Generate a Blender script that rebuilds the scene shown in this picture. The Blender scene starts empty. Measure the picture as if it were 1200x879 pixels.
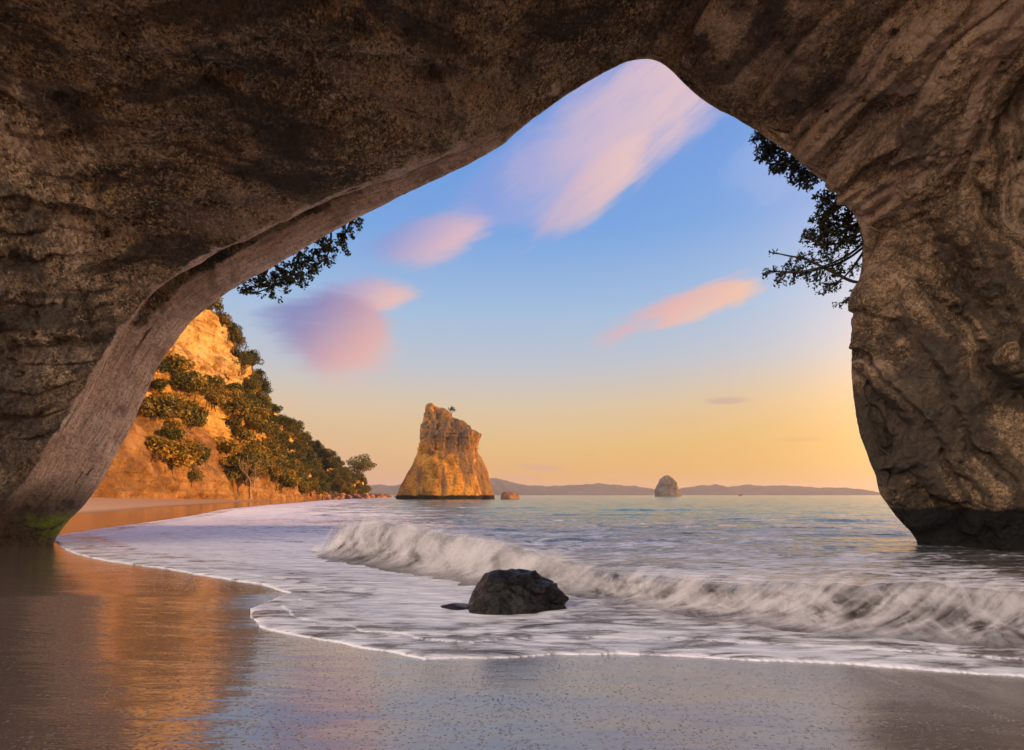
import bpy, math, random
import numpy as np
from mathutils import Vector, Matrix

# ------------------------------------------------------------------ camera, sky, sun, exposure
S = bpy.context.scene
C = S.collection
R = math.radians
W0, H0, FPX, HOR, CAMZ = 1200.0, 879.0, 667.0, 580.0, 1.7

cd = bpy.data.cameras.new('camera'); cam = bpy.data.objects.new('camera', cd); C.objects.link(cam)
cd.sensor_width = 36; cd.lens = 36 * FPX / W0
cd.shift_y = (HOR - H0 / 2) / W0
cd.clip_start = .1; cd.clip_end = 30000
cam.location = (0, 0, CAMZ); cam.rotation_euler = (R(90), 0, 0)
S.camera = cam

SUN_AZ, SUN_EL = 96.0, 9.5
sun_dir = Vector((math.sin(R(SUN_AZ)) * math.cos(R(SUN_EL)), math.cos(R(SUN_AZ)) * math.cos(R(SUN_EL)), math.sin(R(SUN_EL))))
sl = bpy.data.lights.new('sun', 'SUN'); so = bpy.data.objects.new('sun', sl); C.objects.link(so)
sl.energy = 5.0; sl.color = (1, .47, .10); sl.angle = R(.5)
so.rotation_euler = (-sun_dir).to_track_quat('-Z', 'Y').to_euler(); so.location = (200, 60, 60)

S.view_settings.view_transform = 'Standard'; S.view_settings.look = 'None'
S.view_settings.exposure = 0.52; S.view_settings.gamma = 1
S.view_settings.use_curve_mapping = False
S.render.engine = 'CYCLES'
S.cycles.use_denoising = True; S.cycles.use_adaptive_sampling = True; S.cycles.adaptive_threshold = .02
S.cycles.max_bounces = 8; S.cycles.diffuse_bounces = 3; S.cycles.glossy_bounces = 3
S.cycles.transmission_bounces = 2; S.cycles.transparent_max_bounces = 24; S.cycles.volume_bounces = 0
S.cycles.caustics_reflective = False; S.cycles.caustics_refractive = False
S.cycles.sample_clamp_indirect = 4


def lin(r, g, b):
    f = lambda c: (c / 12.92 if c <= .04045 else ((c + .055) / 1.055) ** 2.4)
    return (f(r / 255), f(g / 255), f(b / 255), 1)


class NT:
    """tiny node helper"""
    def __init__(s, tree):
        s.t = tree; tree.nodes.clear()
    def n(s, kind, **kw):
        nd = s.t.nodes.new('ShaderNode' + kind)
        for k, v in kw.items(): setattr(nd, k, v)
        return nd
    def link(s, a, b): s.t.links.new(a, b)
    def put(s, sock, v):
        if hasattr(v, 'links') or hasattr(v, 'is_linked'): s.link(v, sock)
        elif v is not None: sock.default_value = v
    def m(s, op, a, b=None, c=None, clamp=False):
        nd = s.n('Math', operation=op, use_clamp=clamp)
        for i, v in enumerate((a, b, c)):
            if v is not None: s.put(nd.inputs[i], v)
        return nd.outputs[0]
    def vm(s, op, a, b=None):
        nd = s.n('VectorMath', operation=op)
        s.put(nd.inputs[0], a)
        if b is not None: s.put(nd.inputs[1], b)
        return nd.outputs['Value'] if op in ('DOT_PRODUCT', 'LENGTH') else nd.outputs[0]
    def xyz(s, x, y, z=0.0):
        nd = s.n('CombineXYZ')
        for i, v in enumerate((x, y, z)): s.put(nd.inputs[i], v)
        return nd.outputs[0]
    def sep(s, v):
        nd = s.n('SeparateXYZ'); s.link(v, nd.inputs[0]); return nd.outputs
    def mix(s, f, a, b, blend='MIX'):
        nd = s.n('Mix', data_type='RGBA', blend_type=blend)
        s.put(nd.inputs[0], f); s.put(nd.inputs[6], a); s.put(nd.inputs[7], b)
        return nd.outputs[2]
    def noise(s, vec, scale, detail=4, rough=.5, dist=0, lac=2.0):
        nd = s.n('TexNoise'); s.link(vec, nd.inputs['Vector'])
        nd.inputs['Scale'].default_value = scale; nd.inputs['Detail'].default_value = detail
        nd.inputs['Roughness'].default_value = rough; nd.inputs['Distortion'].default_value = dist
        nd.inputs['Lacunarity'].default_value = lac
        return nd.outputs[0]
    def ss(s, v, lo, hi, a=0.0, b=1.0):
        nd = s.n('MapRange', interpolation_type='SMOOTHSTEP')
        s.put(nd.inputs[0], v)
        for i, q in enumerate((lo, hi, a, b)): s.put(nd.inputs[i + 1], q)
        return nd.outputs[0]
    def ramp(s, fac, stops, interp='LINEAR'):
        nd = s.n('ValToRGB'); s.link(fac, nd.inputs[0]); cr = nd.color_ramp; cr.interpolation = interp
        while len(cr.elements) < len(stops): cr.elements.new(.5)
        for e, (p, c) in zip(cr.elements, stops):
            e.position = p; e.color = c if len(c) == 4 else (*c, 1)
        return nd.outputs[0]
    def attr(s, name):
        nd = s.n('Attribute', attribute_name=name); return nd.outputs['Fac']
    def scale(s, v, x, y, z):
        return s.vm('MULTIPLY', v, (x, y, z))
    def bump(s, h, strength, dist, normal=None):
        nd = s.n('Bump'); s.link(h, nd.inputs['Height'])
        nd.inputs['Strength'].default_value = strength; nd.inputs['Distance'].default_value = dist
        if normal is not None: s.link(normal, nd.inputs['Normal'])
        return nd.outputs[0]


# ---- the sky: Nishita air, a dawn gradient by elevation, and drawn-out dawn clouds
wd = bpy.data.worlds.new('World'); S.world = wd; wd.use_nodes = True
w = NT(wd.node_tree)
tc = w.n('TexCoord').outputs['Generated']
dx, dy, dz = w.sep(tc)
sky = w.n('TexSky', sky_type='NISHITA', sun_disc=False)
sky.sun_elevation = R(SUN_EL); sky.sun_rotation = R(SUN_AZ); sky.air_density = 1.2; sky.dust_density = 2.0; sky.ozone_density = 1.5
nish = w.mix(1.0, sky.outputs[0], (.08, .08, .08, 1), 'MULTIPLY')
grad = w.ramp(w.m('MAXIMUM', dz, 0.0), [
    (0.0, lin(250, 176, 100)), (.03, lin(253, 190, 104)), (.085, lin(249, 204, 132)), (.15, lin(238, 212, 176)),
    (.22, lin(206, 211, 222)), (.30, lin(176, 206, 240)), (.42, lin(126, 178, 244)), (.58, lin(104, 160, 240)), (1.0, lin(84, 130, 215))])
azr = w.m('ARCTAN2', dx, dy)                       # 0 ahead, + to the right (the sun's side)
low = w.ss(dz, 0.0, .20, 1.0, 0.0)
pink = w.m('MULTIPLY', low, w.ss(azr, .10, -.55, 0.0, .75))
grad = w.mix(pink, grad, lin(233, 186, 176))
gold = w.m('MULTIPLY', w.ss(dz, 0.01, .26, 1.0, 0.0), w.ss(azr, .02, .62, 0.0, .95))
grad = w.mix(gold, grad, lin(255, 196, 88))
back = w.ss(dy, .10, -.45, 0.0, 1.0)           # unseen sky over the land behind, brightened to fill the cave
grad = w.mix(w.m('MULTIPLY', back, .85), grad, (.62, .52, .50, 1))
bl = w.m('POWER', w.m('MAXIMUM', w.vm('DOT_PRODUCT', tc, tuple(Vector((-.74, -.62, .17)).normalized())), 0.0), 7.0)  # unseen rear-left sky lobe, added to rake light over the cave walls
grad = w.mix(w.m('MULTIPLY', bl, 1.0), grad, (8.6, 6.9, 5.9, 1))
gd = Vector((math.sin(R(66)), math.cos(R(66)), .16)).normalized()      # sky lobe added to light the left lip, out of frame to the right
glow = w.m('POWER', w.m('MAXIMUM', w.vm('DOT_PRODUCT', tc, tuple(gd)), 0.0), 14.0)
grad = w.mix(w.m('MULTIPLY', glow, .9), grad, (7.5, 4.4, 2.3, 1))
base = w.mix(.2, grad, nish)
# clouds laid out by compass direction on the dome
iy = w.m('DIVIDE', 1.0, w.m('MAXIMUM', dy, .05))
cu, cv = w.m('MULTIPLY', dx, iy), w.m('MULTIPLY', dz, iy)
front = w.ss(dy, .1, .3)


def cloud(base, cx, cy, a, b, rot, amt, col_lo, col_hi, seed, wob=.9):
    x0, y0 = (cx - 600) / FPX, (580 - cy) / FPX
    c, s_ = math.cos(R(rot)), math.sin(R(rot))
    du, dv = w.m('SUBTRACT', cu, x0), w.m('SUBTRACT', cv, y0)
    p = w.m('ADD', w.m('MULTIPLY', du, c), w.m('MULTIPLY', dv, s_))
    q = w.m('SUBTRACT', w.m('MULTIPLY', dv, c), w.m('MULTIPLY', du, s_))
    P_ = w.xyz(p, q, seed)
    n1 = w.noise(w.scale(P_, 1, 2.2, 1), 3.4, 4, .55, .4)
    n2 = w.noise(w.scale(P_, .8, 4.5, 1), 9, 5, .6, .5)
    e = w.m('ADD', w.m('POWER', w.m('DIVIDE', p, a / FPX), 2.0), w.m('POWER', w.m('DIVIDE', q, b / FPX), 2.0))
    r = w.m('SQRT', e)
    r = w.m('ADD', r, w.m('MULTIPLY', w.m('SUBTRACT', n1, .5), wob * 2.2))
    r = w.m('ADD', r, w.m('MULTIPLY', w.m('SUBTRACT', n2, .5), wob * 1.15))
    mk = w.m('MULTIPLY', w.m('MULTIPLY', w.ss(r, 1.03, .46), w.m('MULTIPLY', w.ss(n2, .15, .62, .72, 1.0), amt)), front)
    hue = w.ss(w.m('ADD', w.m('DIVIDE', p, a / FPX), w.m('MULTIPLY', w.m('DIVIDE', q, b / FPX), -.6)), -1.0, .9)
    return w.mix(mk, base, w.mix(hue, col_lo, col_hi))


LAV, PNK, PCH = lin(168, 160, 212), lin(240, 190, 190), lin(248, 190, 160)
base = cloud(base, 640, 205, 120, 60, 34, .5, lin(150, 160, 220), lin(205, 188, 214), 3.1)
base = cloud(base, 742, 128, 190, 84, 40, .92, lin(196, 180, 210), lin(236, 200, 198), 1.7, .48)
base = cloud(base, 700, 212, 100, 34, 40, .80, lin(206, 180, 202), lin(244, 202, 188), 6.2, .7)
base = cloud(base, 500, 284, 96, 34, 14, .88, lin(140, 154, 210), lin(238, 190, 190), 5.3, .55)
base = cloud(base, 428, 348, 76, 26, 4, .85, lin(165, 160, 206), lin(248, 192, 172), 9.4, .5)
base = cloud(base, 402, 388, 92, 60, -4, .97, lin(128, 132, 186), lin(238, 178, 166), 2.6, .62)
base = cloud(base, 808, 360, 118, 24, 19, .90, lin(228, 176, 176), lin(250, 198, 165), 8.8, .9)
base = cloud(base, 905, 195, 70, 40, 25, .35, lin(165, 185, 232), lin(180, 190, 228), 2.2, .9)
base = cloud(base, 850, 470, 36, 6, 2, .55, lin(186, 160, 165), lin(200, 168, 160), 4.4, .5)
base = cloud(base, 634, 548, 40, 6, -4, .45, lin(205, 160, 160), lin(214, 168, 158), 7.7, .5)
base = cloud(base, 612, 560, 30, 4, 0, .4, lin(205, 160, 160), lin(214, 168, 158), 1.2, .5)
base = cloud(base, 935, 515, 40, 4, 1, .25, lin(230, 160, 120), lin(230, 165, 120), 3.9, .5)
bg = w.n('Background'); w.link(base, bg.inputs[0]); bg.inputs[1].default_value = .70
wo = w.n('OutputWorld'); w.link(bg.outputs[0], wo.inputs[0])

# ------------------------------------------------------------------ helpers
rng = np.random.default_rng(11)
random.seed(5)
PERM = rng.permutation(256).astype(np.int32); PERM = np.concatenate([PERM, PERM])
GR = rng.normal(size=(256, 3)).astype(np.float32); GR /= np.linalg.norm(GR, axis=1, keepdims=True)


def perlin(p):
    p = np.asarray(p, np.float32)
    i = np.floor(p).astype(np.int32); f = p - i; i &= 255
    u = f * f * f * (f * (f * 6 - 15) + 10)
    out = []
    for a in (0, 1):
        A = PERM[(i[:, 0] + a) & 255]
        for b in (0, 1):
            B = PERM[A + ((i[:, 1] + b) & 255)]
            for c in (0, 1):
                g = GR[PERM[B + ((i[:, 2] + c) & 255)]]
                out.append(g[:, 0] * (f[:, 0] - a) + g[:, 1] * (f[:, 1] - b) + g[:, 2] * (f[:, 2] - c))
    l = lambda t, a, b: a + t * (b - a)
    x0 = l(u[:, 2], out[0], out[1]); x1 = l(u[:, 2], out[2], out[3])
    x2 = l(u[:, 2], out[4], out[5]); x3 = l(u[:, 2], out[6], out[7])
    return l(u[:, 0], l(u[:, 1], x0, x1), l(u[:, 1], x2, x3)) * 1.5


def fbm(p, octv=4, gain=.5, lac=2.03, ridge=False):
    p = np.asarray(p, np.float32); a = 1.0; tot = 0; out = np.zeros(len(p), np.float32)
    for k in range(octv):
        n = perlin(p + k * 17.3)
        if ridge: n = 1 - 2 * np.abs(n)
        out += a * n; tot += a; a *= gain; p = p * lac
    return out / tot


def sst(x, a, b):
    t = np.clip((x - a) / (b - a), 0, 1); return t * t * (3 - 2 * t)


def P(px, py, D):
    return np.array([(px - 600) / FPX * D, D, CAMZ + (580 - py) / FPX * D])


def proj(v):
    return 600 + FPX * v[..., 0] / v[..., 1], 580 - FPX * (v[..., 2] - CAMZ) / v[..., 1]


def catmull(pts, n):
    """uniform arc-length resampling of a smooth curve through pts"""
    pts = np.asarray(pts, float); q = np.vstack([2 * pts[0] - pts[1], pts, 2 * pts[-1] - pts[-2]])
    o = []
    for k in range(len(pts) - 1):
        a, b, c, d = q[k:k + 4]; t = np.linspace(0, 1, 24, endpoint=False)[:, None]
        o.append(.5 * ((2 * b) + (c - a) * t + (2 * a - 5 * b + 4 * c - d) * t ** 2 + (3 * b - a - 3 * c + d) * t ** 3))
    o = np.vstack(o + [pts[-1:]])
    L = np.r_[0, np.cumsum(np.linalg.norm(np.diff(o, axis=0), axis=1))]
    s = np.linspace(0, L[-1], n)
    return np.stack([np.interp(s, L, o[:, k]) for k in range(o.shape[1])], 1)


def catkeys(K, t):
    """Catmull-Rom through keys K[k, ...] at parameters t (key units)"""
    n = len(K); Kp = np.concatenate([2 * K[:1] - K[1:2], K, 2 * K[-1:] - K[-2:-1]])
    i = np.clip(np.floor(t).astype(int), 0, n - 2); f = (t - i).reshape((-1,) + (1,) * (K.ndim - 1))
    a, b, c, d = Kp[i], Kp[i + 1], Kp[i + 2], Kp[i + 3]
    return .5 * ((2 * b) + (c - a) * f + (2 * a - 5 * b + 4 * c - d) * f ** 2 + (3 * b - a - 3 * c + d) * f ** 3)


def gsm(x, sig):
    k = int(sig * 3); g = np.exp(-.5 * (np.arange(-k, k + 1) / sig) ** 2); g /= g.sum()
    return np.convolve(np.pad(x, k, mode='edge'), g, 'valid')


def link(name, me, mat=None, parent=None):
    o = bpy.data.objects.new(name, me); C.objects.link(o)
    if mat is not None and me is not None: me.materials.append(mat)
    if parent is not None: o.parent = parent
    return o


def mesh(name, V, F, mat=None, parent=None, attrs=None, uv=None, smooth=True):
    me = bpy.data.meshes.new(name)
    V = np.ascontiguousarray(V, np.float32).reshape(-1, 3); F = np.ascontiguousarray(F, np.int32)
    me.vertices.add(len(V)); me.vertices.foreach_set('co', V.ravel())
    nf, k = F.shape
    me.loops.add(nf * k); me.loops.foreach_set('vertex_index', F.ravel())
    me.polygons.add(nf); me.polygons.foreach_set('loop_start', np.arange(0, nf * k, k, dtype=np.int32))
    me.polygons.foreach_set('use_smooth', np.full(nf, smooth))
    me.update(calc_edges=True)
    for n_, a in (attrs or {}).items():
        at = me.attributes.new(n_, 'FLOAT', 'POINT'); at.data.foreach_set('value', np.ascontiguousarray(a, np.float32).ravel())
    if uv is not None:
        ul = me.uv_layers.new(name='UVMap')
        ul.data.foreach_set('uv', np.ascontiguousarray(uv, np.float32).reshape(-1, 2)[F.ravel()].ravel())
    return link(name, me, mat, parent)


def gridf(nu, nv, wrap=False):
    i = np.arange(nu if wrap else nu - 1); j = np.arange(nv - 1)
    I, J = np.meshgrid(i, j, indexing='ij'); I2 = (I + 1) % nu
    return np.stack([I * nv + J, I2 * nv + J, I2 * nv + J + 1, I * nv + J + 1], -1).reshape(-1, 4)


def gridn(V):
    a = np.gradient(V, axis=0); b = np.gradient(V, axis=1); n = np.cross(a, b)
    return n / np.maximum(np.linalg.norm(n, axis=2, keepdims=True), 1e-9)


def tag(o, label=None, cat=None, group=None, kind=None):
    if label: o['label'] = label
    if cat: o['category'] = cat
    if group: o['group'] = group
    if kind: o['kind'] = kind
    return o


def thing(name, loc, label, cat, group=None):
    o = bpy.data.objects.new(name, None); C.objects.link(o); o.location = loc; o.empty_display_size = .2
    return tag(o, label, cat, group)


def material(name):
    m = bpy.data.materials.new(name); m.use_nodes = True
    t = NT(m.node_tree); out = t.n('OutputMaterial'); b = t.n('BsdfPrincipled'); t.link(b.outputs[0], out.inputs[0])
    return m, t, b


def objco(t): return t.n('TexCoord').outputs['Object']

# ------------------------------------------------------------------ materials


def rock_mat(name, cols, bumps=(1.0, .05), scale=1.0, rough=.9, extra=None, spec=.3):
    """natural stone: large patches, streaks, fine pitting"""
    m, t, b = material(name); co = objco(t)
    n1 = t.noise(co, .35 * scale, 5, .6, .4)
    n2 = t.noise(co, 1.7 * scale, 6, .65)
    n3 = t.noise(co, 9 * scale, 6, .75)
    f = t.m('ADD', t.m('MULTIPLY', n1, .42), t.m('ADD', t.m('MULTIPLY', n2, .36), t.m('MULTIPLY', n3, .38)))
    col = t.ramp(t.ss(f, .44, .74), [(0, cols[0]), (.35, cols[1]), (.65, cols[2]), (1, cols[3])])
    if extra: col = extra(t, co, col, n1, n2, n3, b)
    t.link(col, b.inputs['Base Color'])
    vor = t.n('TexVoronoi'); t.link(co, vor.inputs['Vector']); vor.inputs['Scale'].default_value = 5 * scale
    h = t.m('ADD', t.m('MULTIPLY', t.noise(co, 4 * scale, 8, .68), 1.0), t.m('MULTIPLY', vor.outputs[0], .25))
    t.link(t.bump(h, bumps[0], bumps[1]), b.inputs['Normal'])
    b.inputs['Roughness'].default_value = rough; b.inputs['Specular IOR Level'].default_value = spec
    return m


def arch_extra(t, co, col, n1, n2, n3, b):
    x, y, z = t.sep(co)
    band = t.attr('band'); st = t.attr('strata'); sd = t.attr('side')
    # ochre lichen on the left vault
    och = t.m('MULTIPLY', t.ss(t.noise(co, .9, 6, .7), .47, .62), t.ss(n3, .42, .6))
    och = t.m('MULTIPLY', och, t.ss(sd, .55, -.3, .15, 1.0))
    col = t.mix(t.m('MULTIPLY', och, .8), col, (.42, .25, .085, 1))
    fine = t.noise(co, 26, 4, .7)
    col = t.mix(1.0, col, t.ramp(fine, [(.36, (.50, .50, .50)), (.5, (.97, .97, .97)), (.64, (1.60, 1.55, 1.42))]), 'MULTIPLY')
    # crisp dark specks painting the shade of pits, and pale flecks
    g1 = t.noise(co, 8.5, 5, .62, .4); g2 = t.noise(co, 17, 4, .6, .3)
    vlt = t.ss(sd, .5, -.3, .45, 1.0)
    pit_shade = t.m('MAXIMUM', t.ss(g1, .43, .385), t.m('MULTIPLY', t.ss(g2, .42, .38), .8))
    flk = t.m('MAXIMUM', t.ss(g1, .575, .61), t.m('MULTIPLY', t.ss(g2, .585, .62), .8))
    col = t.mix(t.m('MULTIPLY', t.m('MULTIPLY', pit_shade, vlt), .88), col, (.022, .017, .012, 1))
    col = t.mix(t.m('MULTIPLY', t.m('MULTIPLY', flk, vlt), .74), col, (.66, .48, .28, 1))
    # beds: colour bands that dip across the right wall and lie flat on the left vault
    wv = t.m('MULTIPLY', t.noise(co, .22, 3, .5), 1.6)
    cR = t.m('ADD', t.m('ADD', t.m('MULTIPLY', x, .62), t.m('MULTIPLY', z, .42)), t.m('ADD', t.m('MULTIPLY', y, .25), wv))
    aR = t.m('SUBTRACT', t.m('MULTIPLY', x, .42), t.m('MULTIPLY', z, .62))
    cL = t.m('ADD', t.m('SUBTRACT', t.m('MULTIPLY', z, .55), t.m('MULTIPLY', y, .35)), wv)
    pR = t.xyz(t.m('MULTIPLY', cR, 1.15), t.m('MULTIPLY', aR, .13), 3.0); pL = t.xyz(t.m('MULTIPLY', cL, 1.3), t.m('MULTIPLY', x, .22), 7.0)
    bR = t.noise(pR, 1.0, 7, .66, .3); bL = t.noise(pL, 1.0, 7, .66, .3)
    rgt = t.ss(sd, -.3, .3)
    bb = t.m('ADD', t.m('MULTIPLY', bR, rgt), t.m('MULTIPLY', bL, t.m('SUBTRACT', 1.0, rgt)))
    col = t.mix(t.m('MULTIPLY', t.ss(bb, .50, .42), .80), col, (.050, .038, .027, 1))
    col = t.mix(t.m('MULTIPLY', t.ss(bb, .52, .60), t.m('ADD', .35, t.m('MULTIPLY', rgt, .45))), col, t.mix(n3, (.30, .20, .135, 1), (.58, .42, .30, 1)))
    # dark growth patches
    drk = t.ss(t.noise(co, .42, 5, .62, .6), .52, .66)
    col = t.mix(t.m('MULTIPLY', drk, .7), col, (.045, .038, .028, 1))
    lwr = t.m('MULTIPLY', t.ss(sd, .1, -.3), t.ss(x, -11.5, -14.5))  # lower left wall's shade put into the colour, along with black patches
    lwr = t.m('MULTIPLY', lwr, t.ss(t.noise(co, .55, 6, .65), .36, .56))
    col = t.mix(t.m('MULTIPLY', lwr, .72), col, (.055, .042, .032, 1))
    # pale strata veins
    pv = t.m('MULTIPLY', t.ss(st, .15, .8), t.ss(n2, .35, .62))
    col = t.mix(t.m('MULTIPLY', pv, t.ss(sd, -.6, .6, .2, .6)), col, (.33, .23, .16, 1))
    # smooth beige lip around the opening, skylight painted into its pale colour
    bn = t.ss(t.m('ADD', band, t.m('MULTIPLY', t.m('SUBTRACT', t.noise(co, 1.1, 7, .68), .5), 2.2)), .38, .62)
    lip = t.ramp(t.noise(t.scale(co, .6, .6, 1.0), 1.6, 6, .6), [(.25, (.42, .28, .195)), (.45, (.70, .50, .365)), (.7, (.80, .62, .47))])
    ca = t.xyz(t.m('MULTIPLY', t.attr('arc'), .55), t.m('MULTIPLY', t.attr('across'), 2.6), 1.0)
    crk = t.ss(t.noise(ca, 1.0, 5, .6, .2), .385, .33)
    grn = t.noise(t.xyz(t.m('MULTIPLY', t.attr('arc'), 1.2), t.m('MULTIPLY', t.attr('across'), 9.0), 4.0), 1.0, 6, .65)
    lip = t.mix(1.0, lip, t.ramp(grn, [(.3, (.55, .52, .5)), (.5, (1, 1, 1)), (.7, (1.3, 1.28, 1.25))]), 'MULTIPLY')
    lip = t.mix(t.m('MULTIPLY', crk, .85), lip, (.05, .035, .025, 1))
    lip = t.mix(t.m('MULTIPLY', t.ss(t.noise(co, 14, 5, .7), .50, .62), .62), lip, (.20, .13, .085, 1))
    lip = t.mix(t.m('MULTIPLY', t.ss(t.noise(co, .75, 6, .65), .52, .64), .7), lip, (.24, .16, .105, 1))
    col = t.mix(bn, col, lip)
    # black patch coloured in for the dark facet on the right pillar's belly
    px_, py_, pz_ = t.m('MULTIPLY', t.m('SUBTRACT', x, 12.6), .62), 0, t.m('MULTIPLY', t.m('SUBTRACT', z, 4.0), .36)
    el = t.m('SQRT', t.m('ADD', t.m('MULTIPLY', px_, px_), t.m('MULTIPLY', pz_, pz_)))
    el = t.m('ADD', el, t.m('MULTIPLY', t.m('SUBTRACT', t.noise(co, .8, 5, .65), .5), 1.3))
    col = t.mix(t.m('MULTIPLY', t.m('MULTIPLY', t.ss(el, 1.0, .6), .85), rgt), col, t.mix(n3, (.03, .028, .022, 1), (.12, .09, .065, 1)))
    # tide-dark foot of the right pillar, darker foot on the left
    zn = t.m('ADD', z, t.m('MULTIPLY', t.m('SUBTRACT', t.noise(co, 1.1, 4), .5), .5))
    tideR = t.m('MULTIPLY', t.ss(zn, 1.30, 1.18), t.ss(sd, -.1, .1))
    footL = t.m('MULTIPLY', t.ss(zn, 2.6, 1.4, 0, .85), t.ss(sd, .1, -.1))
    col = t.mix(footL, col, t.mix(n3, (.045, .038, .03, 1), (.16, .12, .085, 1)))
    col = t.mix(tideR, col, (.012, .011, .010, 1))
    # green algae on the left foot
    gx = t.m('MULTIPLY', t.ss(y, 17.6, 18.3), t.ss(x, -16.0, -15.3))
    gz = t.m('MULTIPLY', t.ss(z, 1.25, .75), t.ss(t.noise(co, 3.0, 5, .6), .36, .56))
    col = t.mix(t.m('MULTIPLY', t.m('MULTIPLY', gx, gz), t.ss(sd, .1, -.1)), col, (.20, .30, .02, 1))
    return col


M_arch = rock_mat('cave_rock', [(.050, .034, .020), (.175, .116, .066), (.36, .245, .145), (.55, .41, .26)], (1.0, .22), 1.0, .92, arch_extra)


def cliff_extra(t, co, col, n1, n2, n3, b):
    x, y, z = t.sep(co)
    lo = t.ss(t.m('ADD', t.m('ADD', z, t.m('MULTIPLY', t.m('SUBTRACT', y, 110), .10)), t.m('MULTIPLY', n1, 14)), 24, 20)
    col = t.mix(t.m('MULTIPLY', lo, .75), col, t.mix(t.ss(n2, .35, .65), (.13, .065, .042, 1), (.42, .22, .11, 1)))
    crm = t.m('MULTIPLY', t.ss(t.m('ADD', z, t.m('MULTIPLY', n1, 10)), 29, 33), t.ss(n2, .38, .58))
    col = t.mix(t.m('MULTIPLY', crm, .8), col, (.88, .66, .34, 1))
    bed_ = t.noise(t.scale(co, .05, .05, .8), 1.0, 5, .65)
    col = t.mix(t.m('MULTIPLY', t.ss(bed_, .50, .40), .5), col, (.22, .12, .05, 1))
    pch = t.ss(t.noise(co, .5, 5, .7), .60, .68)
    col = t.mix(t.m('MULTIPLY', pch, .6), col, (.09, .07, .03, 1))
    stn = t.ss(t.noise(t.scale(co, 1, 1, .12), .45, 5, .6), .55, .72)
    col = t.mix(t.m('MULTIPLY', stn, .55), col, (.16, .10, .065, 1))
    return col


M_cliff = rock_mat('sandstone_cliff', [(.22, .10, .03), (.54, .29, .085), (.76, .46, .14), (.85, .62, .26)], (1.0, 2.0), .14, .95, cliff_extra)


def stack_extra(t, co, col, n1, n2, n3, b):
    x, y, z = t.sep(co)
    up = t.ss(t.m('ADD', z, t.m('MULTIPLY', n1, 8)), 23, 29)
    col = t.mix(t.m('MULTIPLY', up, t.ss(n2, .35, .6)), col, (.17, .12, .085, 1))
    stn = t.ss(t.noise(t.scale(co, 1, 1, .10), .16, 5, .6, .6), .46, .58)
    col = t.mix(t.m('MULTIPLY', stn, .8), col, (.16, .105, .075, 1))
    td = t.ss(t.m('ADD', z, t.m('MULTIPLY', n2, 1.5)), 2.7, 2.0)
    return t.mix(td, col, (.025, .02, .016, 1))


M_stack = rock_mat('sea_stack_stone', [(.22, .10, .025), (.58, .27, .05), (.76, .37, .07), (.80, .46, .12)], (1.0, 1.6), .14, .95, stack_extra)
M_islet = rock_mat('islet_stone', [(.06, .05, .045), (.13, .105, .09), (.18, .15, .125), (.22, .18, .15)], (.8, 2.0), .06, .95)
M_redrock = rock_mat('shore_boulder_stone', [(.12, .06, .04), (.24, .12, .075), (.34, .18, .11), (.42, .26, .17)], (.8, .4), .5, .9)
M_hill = rock_mat('far_hill_scrub', [(.04, .05, .04), (.06, .065, .05), (.08, .08, .06), (.12, .11, .08)], (.5, 20), .005, 1)


def wet_extra(t, co, col, n1, n2, n3, b):
    return col


M_wet = rock_mat('wet_black_rock', [(.004, .004, .004), (.009, .008, .007), (.013, .011, .010), (.035, .03, .025)], (1.0, .05), 2.2, .25, wet_extra, .28)


def leaf_mat(name, a, b_, c):
    m, t, b = material(name)
    rnd = t.n('ObjectInfo').outputs['Random']; co = objco(t)
    at = t.attr('tone')
    col = t.ramp(at, [(0, a), (.55, b_), (1, c)])
    col = t.mix(1.0, col, t.ramp(rnd, [(0, (.55, .75, .6)), (.4, (.95, 1, .9)), (.7, (1.5, 1.25, .8)), (1, (2.0, 1.6, .8))]), 'MULTIPLY')
    t.link(col, b.inputs['Base Color']); b.inputs['Roughness'].default_value = .6
    b.inputs['Specular IOR Level'].default_value = .35
    tr = t.n('BsdfTranslucent'); t.link(col, tr.inputs[0])
    mx = t.n('MixShader'); mx.inputs[0].default_value = .22
    out = [n for n in t.t.nodes if n.type == 'OUTPUT_MATERIAL'][0]
    t.link(b.outputs[0], mx.inputs[1]); t.link(tr.outputs[0], mx.inputs[2]); t.link(mx.outputs[0], out.inputs[0])
    return m


M_leaf = leaf_mat('broad_leaf', (.03, .038, .012), (.085, .09, .025), (.19, .155, .045))
M_scrub = leaf_mat('scrub_leaf', (.05, .05, .014), (.14, .125, .03), (.27, .20, .05))
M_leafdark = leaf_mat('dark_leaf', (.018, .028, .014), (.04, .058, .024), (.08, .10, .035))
mb, t, b = material('bark')
t.link(t.ramp(t.noise(objco(t), 6, 5, .6), [(.3, (.05, .04, .03)), (.7, (.16, .12, .09))]), b.inputs['Base Color'])
b.inputs['Roughness'].default_value = .9; M_bark = mb
mb, t, b = material('pale_bark')
t.link(t.ramp(t.noise(objco(t), 3, 5, .6), [(.3, (.22, .15, .10)), (.7, (.42, .31, .22))]), b.inputs['Base Color'])
b.inputs['Roughness'].default_value = .9; M_palebark = mb

# ------------------------------------------------------------------ shoreline: the edge of the swash, in metres
def G(px, py, z=0.0):
    D = FPX * (CAMZ - z) / (py - 580); return ((px - 600) / FPX * D, D)


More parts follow.
